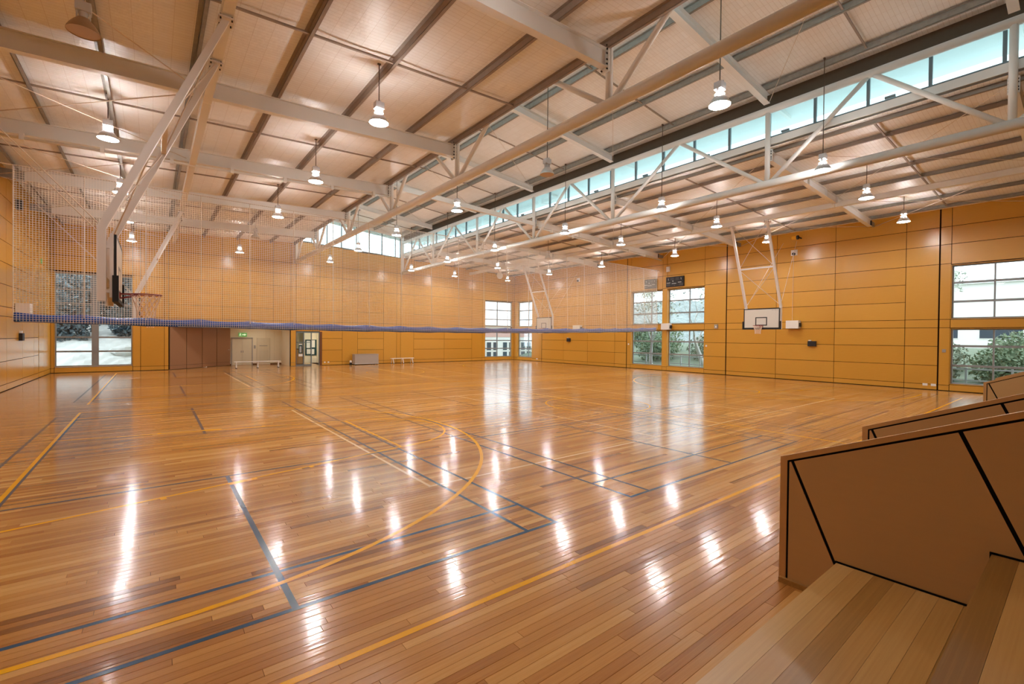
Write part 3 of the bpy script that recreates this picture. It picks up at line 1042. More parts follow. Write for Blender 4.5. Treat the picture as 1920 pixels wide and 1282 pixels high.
# ------------------------------------------------------------------ bleachers and their side panels (front right)
def top_in(y):
    return 1.135 + 0.414 * (1.86 - y)
def top_out(y):
    return 1.205 + 0.414 * (1.86 - y)
def diag_y(k, z):
    y0, z0 = ((1.392, 0.318), (0.279, 0.868), (-0.84, 1.33))[k]
    return y0 + (z - z0) / 2.37
def diag_top(k):
    lo, hi = -4.0, 1.8
    for _ in range(60):
        m = (lo + hi) / 2
        z = top_in(m)
        if diag_y(k, z) > m:
            lo = m
        else:
            hi = m
    return m, top_in(m)
def side_panel(X, label):
    t = thing('bleacher_side_panel', (X, 1.86, 0), label, 'partition', 'sloping brown side panels of the bleachers')
    yb = -3.2
    wpart(MB().prism([(1.855, 0), (1.855, top_out(1.855) - 0.006), (yb, top_out(yb) - 0.006), (yb, 0)], 'x', X + 0.008, X + 0.05), 'core', M['black_joint'], t)
    # timber edging: front upright and raking cap
    wpart(MB().prism([(1.86, 0), (1.86, 1.205), (1.80, top_out(1.80)), (1.80, 0)], 'x', X, X + 0.058), 'front_edging', M['mdf_edge'], t)
    wpart(MB().prism([(1.80, top_out(1.80)), (yb, top_out(yb)), (yb, top_in(yb) + 0.02), (1.80, top_in(1.80) + 0.02)], 'x', X, X + 0.058), 'raking_cap', M['mdf_edge'], t)
    g = 0.013
    yf = 1.782
    d0, d1, d2 = diag_top(0), diag_top(1), diag_top(2)
    pieces = [
        [(yf, 0.012), (yf, top_in(yf)), (d0[0] + g, top_in(d0[0] + g)), (diag_y(0, 0.012) + g, 0.012)],
        [(diag_y(0, 0.012) - g, 0.012), (d0[0] - g, top_in(d0[0] - g)), (d1[0] + g, top_in(d1[0] + g)), (diag_y(1, 0.012) + g, 0.012)],
        [(diag_y(1, 0.012) - g, 0.012), (d1[0] - g, top_in(d1[0] - g)), (d2[0] + g, top_in(d2[0] + g)), (diag_y(2, 0.012) + g, 0.012)],
        [(diag_y(2, 0.012) - g, 0.012), (d2[0] - g, top_in(d2[0] - g)), (yb, top_in(yb)), (yb, 0.012)],
    ]
    for p in pieces:
        wpart(MB().prism(p, 'x', X + 0.001, X + 0.007), 'panel', M['mdf'], t)
        wpart(MB().prism(p, 'x', X + 0.051, X + 0.057), 'panel', M['mdf'], t)
    wpart(MB().box(X - 0.035, X + 0.0, 1.44, 1.85, 0.0, 0.05), 'kick_strip', M['tread'], t)
    return t
side_panel(4.79, 'big brown sloping side panel with black joints rising beside the front timber bleacher')
jt = MB()
for k, (yf, z) in enumerate(((1.385, 0.36), (0.435, 0.80), (-0.515, 1.24))):
    jt.box(4.777, 4.79, yf - 0.95, yf, z - 0.01, z + 0.012).box(4.777, 4.79, yf - 0.03, yf + 0.01, z - 0.06, z + 0.012)
wpart(jt, 'shadow_joint', M['black_joint'], COL.objects['bleacher_side_panel'])
side_panel(7.32, 'brown sloping side panel standing directly behind the biggest side panel')
side_panel(18.0, 'small distant brown side panel in front of the big right window')
side_panel(20.5, 'farthest brown side panel, its cap just showing over the small distant one')

ROWS = [(1.385, 0.36), (0.435, 0.80), (-0.515, 1.24), (-1.465, 1.68), (-2.415, 2.12)]
def bleacher(x0, x1, label, rows):
    t = thing('bleacher', ((x0 + x1) / 2, 0.4, 0), label, 'bleachers', 'stepped timber bleachers')
    for k, (yf, z) in enumerate(rows):
        yb = yf - 0.95
        wpart(MB().box(x0, x1, yf - 0.05, yf - 0.028, 0.0 if k == 0 else ROWS[k - 1][1], z - 0.03), 'riser', M['tread'], t)
        n = 7
        w = (yf - yb) / n
        for i in range(n):
            a = yf - (i + 1) * w
            nx = 1 if (x1 - x0) < 3 else 4
            cuts = [x0] + sorted(x0 + (x1 - x0) * (j + random.uniform(-0.3, 0.3)) / nx for j in range(1, nx)) + [x1]
            for c0, c1 in zip(cuts[:-1], cuts[1:]):
                wpart(MB().box(c0 + 0.0008, c1 - 0.0008, a + 0.0008, a + w - 0.0008, z - 0.03, z), 'plank', M['tread'], t)
        wpart(MB().box(x0 + 0.02, x1 - 0.02, yb + 0.03, yf - 0.06, max(0, z - 0.4), z - 0.031), 'carcass', M['joint'], t)
    return t
bleacher(XL + 0.1, 4.776, 'pale timber bleacher steps in the front corner beside the biggest side panel', ROWS)
bleacher(7.40, 17.97, 'timber bleacher steps behind the second side panel, mostly hidden', ROWS[:2])
bleacher(20.58, XR - 0.1, 'timber bleacher steps beyond the farthest side panel by the big window', ROWS[:3])

# ------------------------------------------------------------------ high bay lamps
lm = {}
def lamp_meshes():
    prof = [(0.232, 0.0), (0.222, 0.04), (0.19, 0.10), (0.145, 0.165), (0.10, 0.215), (0.088, 0.235)]
    prof_in = [(r - 0.004, z) for r, z in prof[::-1]]
    lm['reflector'] = MB().lathe(prof + prof_in + [prof[0]], 24).mesh('reflector', M['reflector'], True)
    lm['reflector_off'] = MB().lathe(prof + prof_in + [prof[0]], 24).mesh('reflector', M['reflector_tan'], True)
    lm['lens'] = MB().disc(0.226, 0.006, 24, True).mesh('lens', M['lens'])
    lm['lens_off'] = MB().disc(0.226, 0.012, 24, True).mesh('lens', M['lens_off'])
    nk = MB().lathe([(0.06, 0.23), (0.06, 0.345)], 14)
    lm['neck'] = nk.mesh('neck', M['neck'], True)
    lm['vent'] = MB().lathe([(0.062, 0.246), (0.104, 0.246)], 18).mesh('vent_ring', M['vent'])
    lm['neck_off'] = MB().lathe([(0.06, 0.23), (0.06, 0.345)], 14).mesh('neck', M['gear'], True)
    gb = MB().box(-0.105, 0.105, -0.085, 0.085, 0.345, 0.50).box(-0.012, 0.012, -0.09, 0.09, 0.50, 0.53)
    for a in (-1, 1):
        gb.box(a * 0.085 - 0.01, a * 0.085 + 0.01, -0.03, 0.03, 0.23, 0.345)
    lm['gear'] = gb.mesh('gear_box', M['gear'])
    pts = [(0.0, 0.03, 0.53), (0.03, 0.06, 0.56), (0.07, 0.05, 0.55), (0.08, 0.02, 0.50)]
    lm['cable'] = MB().path(pts, 0.006, 5).mesh('cable', M['dark_rod'])
lamp_meshes()
ROWY = [33.8, 28.1, 22.45, 16.45, 10.92, 5.24]
ORD = ['nearest the far wall', 'second from the far wall', 'third from the far wall', 'third from the front', 'second from the front', 'nearest the front']
COLX = [(-0.95, zl, 0.40, 'row along the left wall'), (4.36, zl, 0.40, 'second row from the left wall'), (9.95, zm, 0.3, 'row right of the left truss'),
        (16.24, zm, 0.3, 'row along the right truss'), (20.62, zr, 0.31, 'row right of the right truss'), (25.95, zr, 0.31, 'row along the right wall')]
OFF = {(0, 4), (1, 1), (2, 4), (4, 2)}
stems = {}
for ci, (x, zf, d, where) in enumerate(COLX):
    for ri, y in enumerate(ROWY):
        if ci == 4 and ri == 0:
            y = 34.4
        off = (ci, ri) in OFF
        t = thing('high_bay_lamp', (x, y, 7.55), '%s bell lamp, %s, %s' % ('unlit' if off else 'lit', where, ORD[ri]), 'pendant lamp', 'bell pendant lamps under the roof')
        link('reflector', lm['reflector_off' if (off and ci == 0) else 'reflector'], t)
        link('lens', lm['lens_off' if off else 'lens'], t)
        link('neck', lm['neck_off' if off else 'neck'], t)
        if not off:
            link('vent_ring', lm['vent'], t)
        link('gear_box', lm['gear'], t)
        link('cable', lm['cable'], t)
        if ci not in stems:
            top = zf(x) + d + 0.17 - 7.55
            stems[ci] = MB().tube((0, 0, 0.52), (0, 0, top), 0.013, 6).box(-0.04, 0.04, -0.02, 0.02, top - 0.02, top + 0.03).mesh('stem', M['dark_rod'])
        link('stem', stems[ci], t)

# ------------------------------------------------------------------ basketball hoops (ceiling hung)
def hoop():
    t = thing('basketball_hoop', (0, 0, 3.05), 'x', 'basketball hoop', 'ceiling-hung basketball hoops')
    O = -Vector((0, 0, 3.05))
    def part(mb, name, mat, smooth=False, parent=None, label=None):
        return mb.build(name, M[mat], parent or t, smooth, O if parent is None else Vector((0, 0, 0)), label)
    bx = -0.375
    zb0, zb1 = 2.90, 3.95
    bd = part(MB().box(bx - 0.03, bx, -0.9, 0.9, zb0, zb1), 'backboard', 'board_white')
    def bpart(mb, name, mat):
        return mb.build(name, M[mat], bd)
    fr = MB()
    e = 0.002
    fr.box(bx - 0.031, bx + e, -0.902, 0.902, zb1 - 0.045, zb1 + 0.002).box(bx - 0.031, bx + e, -0.902, 0.902, zb0 - 0.002, zb0 + 0.05)
    fr.box(bx - 0.031, bx + e, -0.902, -0.855, zb0 + 0.05, zb1 - 0.045).box(bx - 0.031, bx + e, 0.855, 0.902, zb0 + 0.05, zb1 - 0.045)
    bpart(fr, 'border', 'board_black')
    sq = MB()
    z0, z1 = 3.05, 3.50
    sq.box(bx, bx + e, -0.295, 0.295, z1 - 0.05, z1).box(bx, bx + e, -0.295, 0.295, z0, z0 + 0.05)
    sq.box(bx, bx + e, -0.295, -0.245, z0 + 0.05, z1 - 0.05).box(bx, bx + e, 0.245, 0.295, z0 + 0.05, z1 - 0.05)
    bpart(sq, 'target_square', 'board_black')
    lg = MB()
    for i, w in enumerate((0.05, 0.035, 0.06, 0.04, 0.045)):
        y = 0.52 + i * 0.062
        lg.box(bx, bx + 0.0015, y, y + w, 3.845, 3.87)
    bpart(lg, 'maker_mark', 'paper_grey')
    pd = MB()
    pd.box(bx - 0.05, bx + 0.03, -0.96, 0.96, zb0 - 0.05, zb0 + 0.0)
    for s in (-1, 1):
        a, b = (0.90, 0.96) if s > 0 else (-0.96, -0.90)
        pd.box(bx - 0.05, bx + 0.03, a, b, zb0, zb0 + 0.38)
    part(pd, 'edge_padding', 'pad')
    # rim, bracket, net
    N = 28
    pts = [(0.225 * math.cos(2 * math.pi * i / N), 0.225 * math.sin(2 * math.pi * i / N), 3.05) for i in range(N + 1)]
    rim = part(MB().path(pts, 0.011, 8, cap=False), 'rim', 'rim', True)
    br = MB().box(bx, bx + 0.02, -0.10, 0.10, 2.96, 3.07).box(bx + 0.02, bx + 0.16, -0.09, 0.09, 3.035, 3.055)
    br.tube((bx + 0.02, -0.07, 2.97), (-0.10, -0.19, 3.04), 0.009, 6).tube((bx + 0.02, 0.07, 2.97), (-0.10, 0.19, 3.04), 0.009, 6)
    br.build('bracket', M['rim'], rim)
    nt = MB()
    K, L = 12, 5
    def npt(k, l):
        a = 2 * math.pi * (k + 0.5 * (l % 2)) / K
        r = (0.222, 0.195, 0.165, 0.145, 0.135, 0.14)[l]
        return (r * math.cos(a), r * math.sin(a), 3.045 - 0.085 * l)
    for l in range(L):
        for k in range(K):
            for q in ((k, k + (0 if l % 2 == 0 else 1)), (k, k - (1 if l % 2 == 0 else 0))):
                nt.tube(npt(q[0], l), npt(q[1], l + 1), 0.006, 4, cap=False)
    nt.build('net', M['rim_net'], rim)
    # hanging frame: two bent box poles, cross bar, rods
    px, zk, zbot, xt, ztop = -0.555, 4.05, 2.86, 1.165, 8.14
    for s in (-1, 1):
        y = s * 0.87
        p = MB()
        p.bar((px, y, zbot), (px, y, zk + 0.03), 0.11, 0.11, side=(0, 1, 0))
        p.bar((px - 0.0, y, zk), (xt, y, ztop), 0.11, 0.11, side=(0, 1, 0))
        po = part(p, 'pole', 'pole')
        for dx in (-0.11, 0.07):
            for dy in (-0.1, 0.1):
                MB().tube((xt + dx, y + dy, ztop - 0.09), (xt + dx, y + dy, ztop - 0.0), 0.014, 6).build('bolt', M['bolt'], po)
        MB().box(xt - 0.15, xt + 0.11, y - 0.14, y + 0.14, ztop - 0.06, ztop - 0.03).build('clamp', M['pole'], po)
        arm = MB().box(px + 0.055, bx - 0.03, y - 0.03, y + 0.03, 3.72, 3.77).box(px + 0.055, bx - 0.03, y - 0.03, y + 0.03, 3.0, 3.05)
        arm.box(bx - 0.085, bx - 0.035, y - 0.04, y + 0.04, 2.92, 3.95)
        part(arm, 'mounting_arm', 'pole')
    def on(z):
        k = (z - zk) / (ztop - zk)
        return px + (xt - px) * k
    part(MB().bar((on(6.0), -0.82, 6.0), (on(6.0), 0.82, 6.0), 0.08, 0.08), 'cross_bar', 'pole')
    part(MB().box(px - 0.04, px + 0.04, -0.82, 0.82, 3.2, 3.28), 'cross_bar', 'pole')
    for za, zb in ((4.15, 5.92), (6.08, 8.1)):
        for s in (-1, 1):
            part(MB().tube((on(za), -s * 0.82, za), (on(zb), s * 0.82, zb), 0.012, 6), 'tie_rod', 'rod')
    for s in (-1, 1):
        part(MB().tube((px - 0.05, s * 0.85, 4.12), (-3.9, s * 0.35, 7.9), 0.008, 6), 'hoist_cable', 'rod')
    return t
h0 = hoop()
h0.location = (-0.095, 10.81, 3.05)
h0['label'] = 'nearest basketball hoop, seen edge-on high at the left in front of the net'
copy_tree(h0, (24.755, 10.81, 3.05), math.pi, 'hoop with whole white backboard on the right wall side, right of the paired windows')
copy_tree(h0, (24.755, 27.8, 3.05), math.pi, 'far right hoop whose backboard is half hidden by the blue rolled curtain')
copy_tree(h0, (-0.095, 27.8, 3.05), 0, 'far left hoop hanging behind the netting and the nearest hoop')

# ------------------------------------------------------------------ dividing curtain: netting above a rolled blue hem
YC = 19.35
cu = thing('divider_curtain', (12.5, YC, 2.6), 'long white net curtain with its blue vinyl hem rolled up across the hall', 'curtain')
CX0, CX1 = -3.16, 28.17
def roll_z(x):
    return 2.645 + 0.00088 * (x - 9.0) ** 2
CORD = 1.494
nx = 420
vs, fs = [], []
K = 16
for i in range(nx + 1):
    x = CX0 + (CX1 - CX0) * i / nx
    ph = ((x - CX0) % CORD) / CORD
    sw = 4 * ph * (1 - ph)
    zc = roll_z(x) - 0.018 * sw
    hh = 0.15 - 0.035 * sw + 0.006 * math.sin(x * 2.1)
    for k in range(K):
        a = 2 * math.pi * k / K
        fold = 0.020 * math.sin(3 * a + 1.1 * x + 1.2 * math.sin(0.9 * x)) + 0.026 * math.sin(4 * a - 6.3 * ph) + 0.006 * math.sin(x * 7 + 2 * a)
        r = 1 + 3.2 * fold
        vs.append((x, YC + 0.105 * r * math.cos(a), zc + hh * math.sin(a) * (1 + 1.2 * fold)))
for i in range(nx):
    for k in range(K):
        fs.append((i * K + k, i * K + (k + 1) % K, (i + 1) * K + (k + 1) % K, (i + 1) * K + k))
fs += [tuple(range(K))[::-1], tuple(range(nx * K, nx * K + K))]
o = wpart(MB().add(vs, fs), 'vinyl_hem', M['vinyl'], cu, True)
fix_normals(o)
net = MB()
S = 0.066
ZT = 7.14
r = 0.005
yn = YC - 0.15
def cross_v(x, y, z0, z1):
    net.add([(x - r, y, z0), (x + r, y, z0), (x + r, y, z1), (x - r, y, z1)], [(0, 1, 2, 3)])
    net.add([(x, y - r, z0), (x, y + r, z0), (x, y + r, z1), (x, y - r, z1)], [(0, 1, 2, 3)])
n = int((CX1 - CX0) / S)
for i in range(n + 1):
    x = CX0 + i * S
    cross_v(x, yn, roll_z(x) - 0.12, ZT)
for j in range(int((ZT - 2.5) / S) + 1):
    z = ZT - j * S
    xs0, xs1 = CX0, CX1
    segs = [(xs0, xs1)]
    if z < roll_z(CX1) - 0.12:
        w = math.sqrt(max(0, (z + 0.12 - 2.645) / 0.00088)) if z + 0.12 > 2.645 else 0
        segs = [(9 - w, 9 + w)]
        if w <= 0:
            continue
        segs = [(max(CX0, 9 - w), min(CX1, 9 + w))]
    for a, b in segs:
        net.add([(a, yn, z - r), (b, yn, z - r), (b, yn, z + r), (a, yn, z + r)], [(0, 1, 2, 3)])
        net.add([(a, yn - r, z), (b, yn - r, z), (b, yn + r, z), (a, yn + r, z)], [(0, 1, 2, 3)])
o = wpart(net, 'netting', M['net'], cu)
o['kind'] = 'stuff'
k = 0
while CX0 + k * CORD <= CX1 + 0.05:
    x = CX0 + k * CORD
    wpart(MB().tube((x, yn - 0.01, roll_z(x) + 0.05), (x, YC - 0.02, ZT + 0.03), 0.012, 6), 'lift_cord', M['rod'], cu)
    k += 1
wpart(MB().tube((XL + 0.1, YC - 0.12, ZT), (XR - 0.8, YC - 0.12, ZT), 0.016, 8), 'top_cable', M['rod'], cu)
# roller tube above, bracketed to the rafter line
wpart(MB().tube((XL + 0.3, YC - 0.02, zl(XL) - 0.12), (T1 - 0.2, YC - 0.02, zl(T1) - 0.12), 0.045, 10), 'roller_tube', M['white_steel'], cu, True)
wpart(MB().bar((T1 + 0.2, YC - 0.02, 8.95), (T2 - 0.2, YC - 0.02, 8.62), 0.16, 0.22), 'roller_beam', M['white_steel'], cu)
wpart(MB().tube((T2 + 0.2, YC - 0.02, zr(T2) - 0.12), (XR - 0.4, YC - 0.02, zr(XR) - 0.12), 0.045, 10), 'roller_tube', M['white_steel'], cu, True)
for x in [XL + 1.6 + 1.75 * i for i in range(20)]:
    if T1 - 0.4 < x < T2 + 0.5 or x > XR - 1:
        continue
    z = (zl if x < T1 else zr)(x) - 0.12
    wpart(MB().box(x - 0.05, x + 0.05, YC - 0.1, YC + 0.06, z - 0.08, z + 0.12), 'roller_bracket', M['white_steel'], cu)

# ------------------------------------------------------------------ far alcove, doors, entry
alc = struct('wall_alcove', (4.4, 38, 0))
wpart(MB().box(0.5, 8.6, YF + 0.02, 42.0, 2.95, 3.1), 'alcove_ceiling', M['white_wall'], alc)
wpart(MB().box(0.5, 8.75, 40.0, 40.15, 0.0, 2.95).box(0.5, 0.78, YF + 0.31, 40.0, 0.0, 2.95), 'plaster_wall', M['white_wall'], alc)
wpart(MB().box(8.06, 8.38, YF + 0.02, 40.0, 0.0, 2.95), 'plaster_wall', M['white_wall'], alc)
wpart(MB().box(4.3, 8.2, 39.985, 40.0, 0.0, 0.1), 'skirting', M['dark_timber'], alc)
for x in (6.95, 7.55, 7.95):
    wpart(MB().box(x - 0.008, x + 0.008, 39.99, 40.0, 0.1, 2.95), 'cover_strip', M['door_paint'], alc)
# folding wall of brown panels running back into the alcove
fwl = struct('wall_folding', (2.7, 38.4, 0))
p0, p1 = Vector((0.84, 36.85, 0)), Vector((4.55, 39.95, 0))
dv = (p1 - p0)
nrm = Vector((dv.y, -dv.x, 0)).normalized()
for i in range(4):
    a, b = p0 + dv * (i / 4 + 0.004), p0 + dv * ((i + 1) / 4 - 0.004)
    for z0, z1 in ((0.02, 0.26), (0.275, 2.94)):
        c, h = (a + b) / 2, (z1 + z0) / 2
        wpart(MB().bar((a.x, a.y, h), (b.x, b.y, h), 0.05, z1 - z0), 'panel', M['folding'], fwl)
wpart(MB().bar((p0.x - nrm.x * 0.06, p0.y - nrm.y * 0.06, 1.47), (p1.x - nrm.x * 0.06, p1.y - nrm.y * 0.06, 1.47), 0.04, 2.92), 'core', M['joint'], fwl)
hp = p0 + dv * 0.965 + nrm * 0.035
tag(MB().lathe([(0.0, -0.015), (0.05, -0.015), (0.05, 0.015), (0.0, 0.015)], 12).build('door_pull', M['white_plastic'], None, False, (hp.x, hp.y - 0.02, 1.18)), 'small round white pull on the brown folding wall', 'door pull')

al = thing('alcove_fill_light', (6.2, 38.6, 2.9), 'added unseen fill light on the alcove ceiling in front of the pale doors', 'ceiling light')  # added fill light, out of view, brightens the white alcove wall
wpart(MB().box(5.9, 6.5, 38.3, 38.9, 2.90, 2.945), 'light_panel', emit('alcove_fill_glow', (1.0, 0.93, 0.78, 1), 8.0), al)  # glowing panel of the added fill light, out of view
d = struct('door_1', (5.35, 39.95, 0))
fr = MB().box(4.62, 4.68, 39.93, 40.0, 0, 2.06).box(5.98, 6.04, 39.93, 40.0, 0, 2.06).box(4.62, 6.04, 39.9, 40.0, 2.03, 2.10)
wpart(fr, 'door_frame', M['grey_plastic'], d)
for a, b, hx in ((4.69, 5.325, 5.27), (5.335, 5.97, 5.39)):
    lf = wpart(MB().box(a, b, 39.95, 39.99, 0.01, 2.02), 'door_leaf', M['door_paint'], d)
    MB().box(hx - 0.03, hx + 0.03, 39.93, 39.95, 0.95, 1.1).build('door_handle', M['grey_plastic'], lf, False, (0, 0, 0))
d = struct('door_2', (6.75, 39.95, 0))
lf = wpart(MB().box(6.38, 7.2, 39.96, 39.995, 0.01, 2.02), 'door_leaf', M['door_paint'], d)
wpart(MB().box(6.33, 6.38, 39.94, 40.0, 0, 2.05).box(7.2, 7.25, 39.94, 40.0, 0, 2.05).box(6.33, 7.25, 39.94, 40.0, 2.02, 2.07), 'door_frame', M['door_paint'], d)
for k in range(10):
    wpart(MB().box(6.48 + k * 0.065, 6.48 + k * 0.065 + 0.04, 39.945, 39.965, 0.25, 1.2), 'slat', M['door_paint'], d)
wpart(MB().box(6.5, 7.05, 39.94, 39.96, 1.44, 1.49), 'push_bar', M['grey_plastic'], d)

ex = thing('exit_sign', (5.37, 39.9, 2.2), 'small lit green exit sign above the pale double door', 'exit sign')
wpart(MB().box(5.1, 5.64, 39.9, 39.97, 2.17, 2.45), 'sign_face', M['green_light'], ex)
run = MB()   # running figure and arrow
run.prism([(5.33, 2.28), (5.47, 2.28), (5.47, 2.235), (5.60, 2.31), (5.47, 2.385), (5.47, 2.34), (5.33, 2.34)], 'y', 39.893, 39.9)
run.prism([(5.18, 2.41), (5.21, 2.43), (5.24, 2.41), (5.21, 2.385)], 'y', 39.893, 39.9)
run.prism([(5.17, 2.37), (5.22, 2.38), (5.27, 2.34), (5.26, 2.325), (5.22, 2.345), (5.21, 2.30), (5.26, 2.25), (5.25, 2.20), (5.235, 2.20), (5.235, 2.245), (5.19, 2.28), (5.15, 2.21), (5.13, 2.215), (5.165, 2.30)], 'y', 39.893, 39.9)
wpart(run, 'sign_symbol', M['white_light'], ex)
tag(MB().box(6.12, 6.24, 39.96, 40.0, 1.25, 1.5).build('wall_phone', M['grey_plastic']), 'small grey wall box between the two pale alcove doors', 'wall box')

# glazed entry in the far wall
en = struct('door_3', (9.25, YF, 0))
efr = MB()
for x in (8.42, 8.95, 9.50, 10.08):
    efr.box(x - 0.03, x + 0.03, YF + 0.02, YF + 0.10, 0, 2.6)
efr.box(8.42, 10.08, YF + 0.02, YF + 0.10, 2.5, 2.6).box(8.45, 9.5, YF + 0.02, YF + 0.08, 0, 0.12)
efr.box(8.45, 9.5, YF + 0.03, YF + 0.09, 1.75, 1.80)
wpart(efr, 'door_frame', M['alu_dark'], en)
for a, b in ((8.45, 8.92), (8.98, 9.47)):
    wpart(MB().box(a, b, YF + 0.05, YF + 0.058, 0.12, 2.5), 'pane', M['glass'], en)
wpart(MB().box(10.1, 10.27, YF - 0.02, YF + 0.32, 0, 2.6), 'reveal_lining', M['dark_timber'], en)
wpart(MB().box(8.38, 8.41, YF, YF + 0.3, 0, 2.6), 'reveal_lining', M['dark_timber'], en)
ps = tag(MB().box(8.60, 8.86, YF + 0.035, YF + 0.048, 0.95, 1.68).build('poster', M['noticeboard']), 'dark poster on the left glass of the far entry door', 'poster')
MB().box(8.66, 8.80, YF + 0.032, YF + 0.035, 1.02, 1.48).build('poster_figure', M['paper_grey'], ps)
MB().box(8.62, 8.84, YF + 0.032, YF + 0.035, 1.58, 1.66).build('poster_title', M['paper'], ps)
tag(MB().box(8.6, 8.88, YF + 0.035, YF + 0.045, 0.72, 0.9).build('notice', M['paper']), 'pale notice under the dark poster on the far entry glass', 'notice')
co = struct('wall_corridor', (9.6, 39.4, 0))
wpart(MB().box(8.4, 13.0, 40.6, 40.75, 0, 2.9), 'plaster_wall', M['cream'], co)
wpart(MB().box(10.9, 11.05, YF + 0.3, 40.6, 0, 2.9), 'plaster_wall', M['cream'], co)
wpart(MB().box(8.4, 11.0, YF + 0.3, 40.7, 2.75, 2.9), 'corridor_ceiling', M['white_wall'], co)
wpart(MB().box(9.4, 9.46, 38.6, 40.6, 0, 2.75), 'plaster_wall', M['white_wall'], co)
cl = thing('corridor_light', (10.3, 38.6, 2.7), 'light fitting on the corridor ceiling behind the far entry', 'ceiling light')
wpart(MB().box(9.8, 10.8, 38.1, 39.1, 2.71, 2.745), 'light_panel', emit('corridor_tube', (1.0, 0.95, 0.85, 1), 9.0), cl)
nb = thing('noticeboard', (10.2, 40.55, 0.7), 'dark green noticeboard with white sheets on the cream corridor wall', 'noticeboard')
wpart(MB().box(9.98, 10.88, 40.572, 40.598, 0.62, 1.95), 'board', M['noticeboard'], nb)
for a, b, z0, z1 in ((10.08, 10.36, 1.25, 1.85), (10.42, 10.75, 1.3, 1.9), (10.1, 10.4, 0.75, 1.15), (10.45, 10.7, 0.72, 1.16)):
    wpart(MB().box(a, b, 40.56, 40.57, z0, z1), 'sheet', M['paper'], nb)
kb = thing('corridor_cabinet', (9.0, 38.6, 0), 'brown cabinet standing behind the far entry glass', 'cabinet')
wpart(MB().box(8.55, 9.35, 38.6, 39.1, 0, 1.25), 'body', M['dark_timber'], kb)
wpart(MB().box(8.6, 8.94, 38.58, 38.6, 0.08, 1.18), 'door', M['mdf'], kb)
wpart(MB().box(8.96, 9.3, 38.58, 38.6, 0.08, 1.18), 'door', M['mdf'], kb)

# ------------------------------------------------------------------ things along the far wall
def bench(x0, x1, y, label, spread):
    t = thing('bench', ((x0 + x1) / 2, y, 0), label, 'bench', 'white benches along the far wall')
    wpart(MB().box(x0, x1, y - 0.15, y + 0.15, 0.42, 0.465), 'seat', M['white_steel'], t)
    for k in range(3):
        x = x0 + 0.15 + (x1 - x0 - 0.3) * k / 2
        lg = MB()
        for s in (-1, 1):
            lg.bar((x, y + s * 0.1, 0.42), (x, y + s * spread, 0.03), 0.045, 0.045, side=(1, 0, 0))
        l = wpart(lg, 'leg', M['white_steel'], t)
        ft = MB()
        for s in (-1, 1):
            ft.box(x - 0.035, x + 0.035, y + s * spread - 0.035, y + s * spread + 0.035, 0.0, 0.035)
        ft.build('foot', M['black_plastic'], l)
    return t
bench(4.34, 7.25, 36.25, 'long white bench in front of the pale alcove doors', 0.17)
bench(15.62, 17.65, 36.2, 'short white bench right of the grey storage trolley', 0.26)
tr = thing('storage_trolley', (13.5, 36.2, 0), 'grey boxy storage trolley on castors against the far wall', 'trolley')
wpart(MB().box(12.53, 14.45, 35.95, 36.55, 0.09, 0.83), 'body', M['grey_laminate'], tr)
wpart(MB().box(12.51, 14.47, 35.93, 36.57, 0.83, 0.85), 'lid', M['grey_laminate'], tr)
wpart(MB().box(12.51, 14.47, 35.93, 36.57, 0.07, 0.095), 'base_frame', M['white_steel'], tr)
for x in (12.62, 14.1, 14.36):
    for y in (36.02, 36.48):
        wpart(MB().tube((x, y - 0.02, 0.035), (x, y + 0.02, 0.035), 0.035, 10).box(x - 0.015, x + 0.015, y - 0.025, y + 0.025, 0.04, 0.075), 'castor', M['black_plastic'], tr)
ur = thing('floor_canister', (12.28, 36.2, 0), 'small white and black canister on the floor left of the trolley', 'canister')
wpart(MB().lathe([(0, 0), (0.1, 0), (0.1, 0.16), (0.05, 0.2), (0, 0.2)], 14, (12.28, 36.2, 0)), 'base', M['black_plastic'], ur, True)
wpart(MB().lathe([(0.08, 0.2), (0.085, 0.32), (0.05, 0.36), (0.0, 0.37)], 14, (12.28, 36.2, 0)), 'top', M['white_plastic'], ur, True)
for x, w_ in ((10.48, 'left'), (10.75, 'right')):
    o_ = tag(MB().box(x - 0.06, x + 0.06, YF - 0.012, YF - 0.001, 0.2, 0.28).build('power_outlet', M['white_plastic']), 'small white power outlet low on the far wall beside the entry, %s of the pair' % w_, 'outlet', 'power outlets on the far wall')

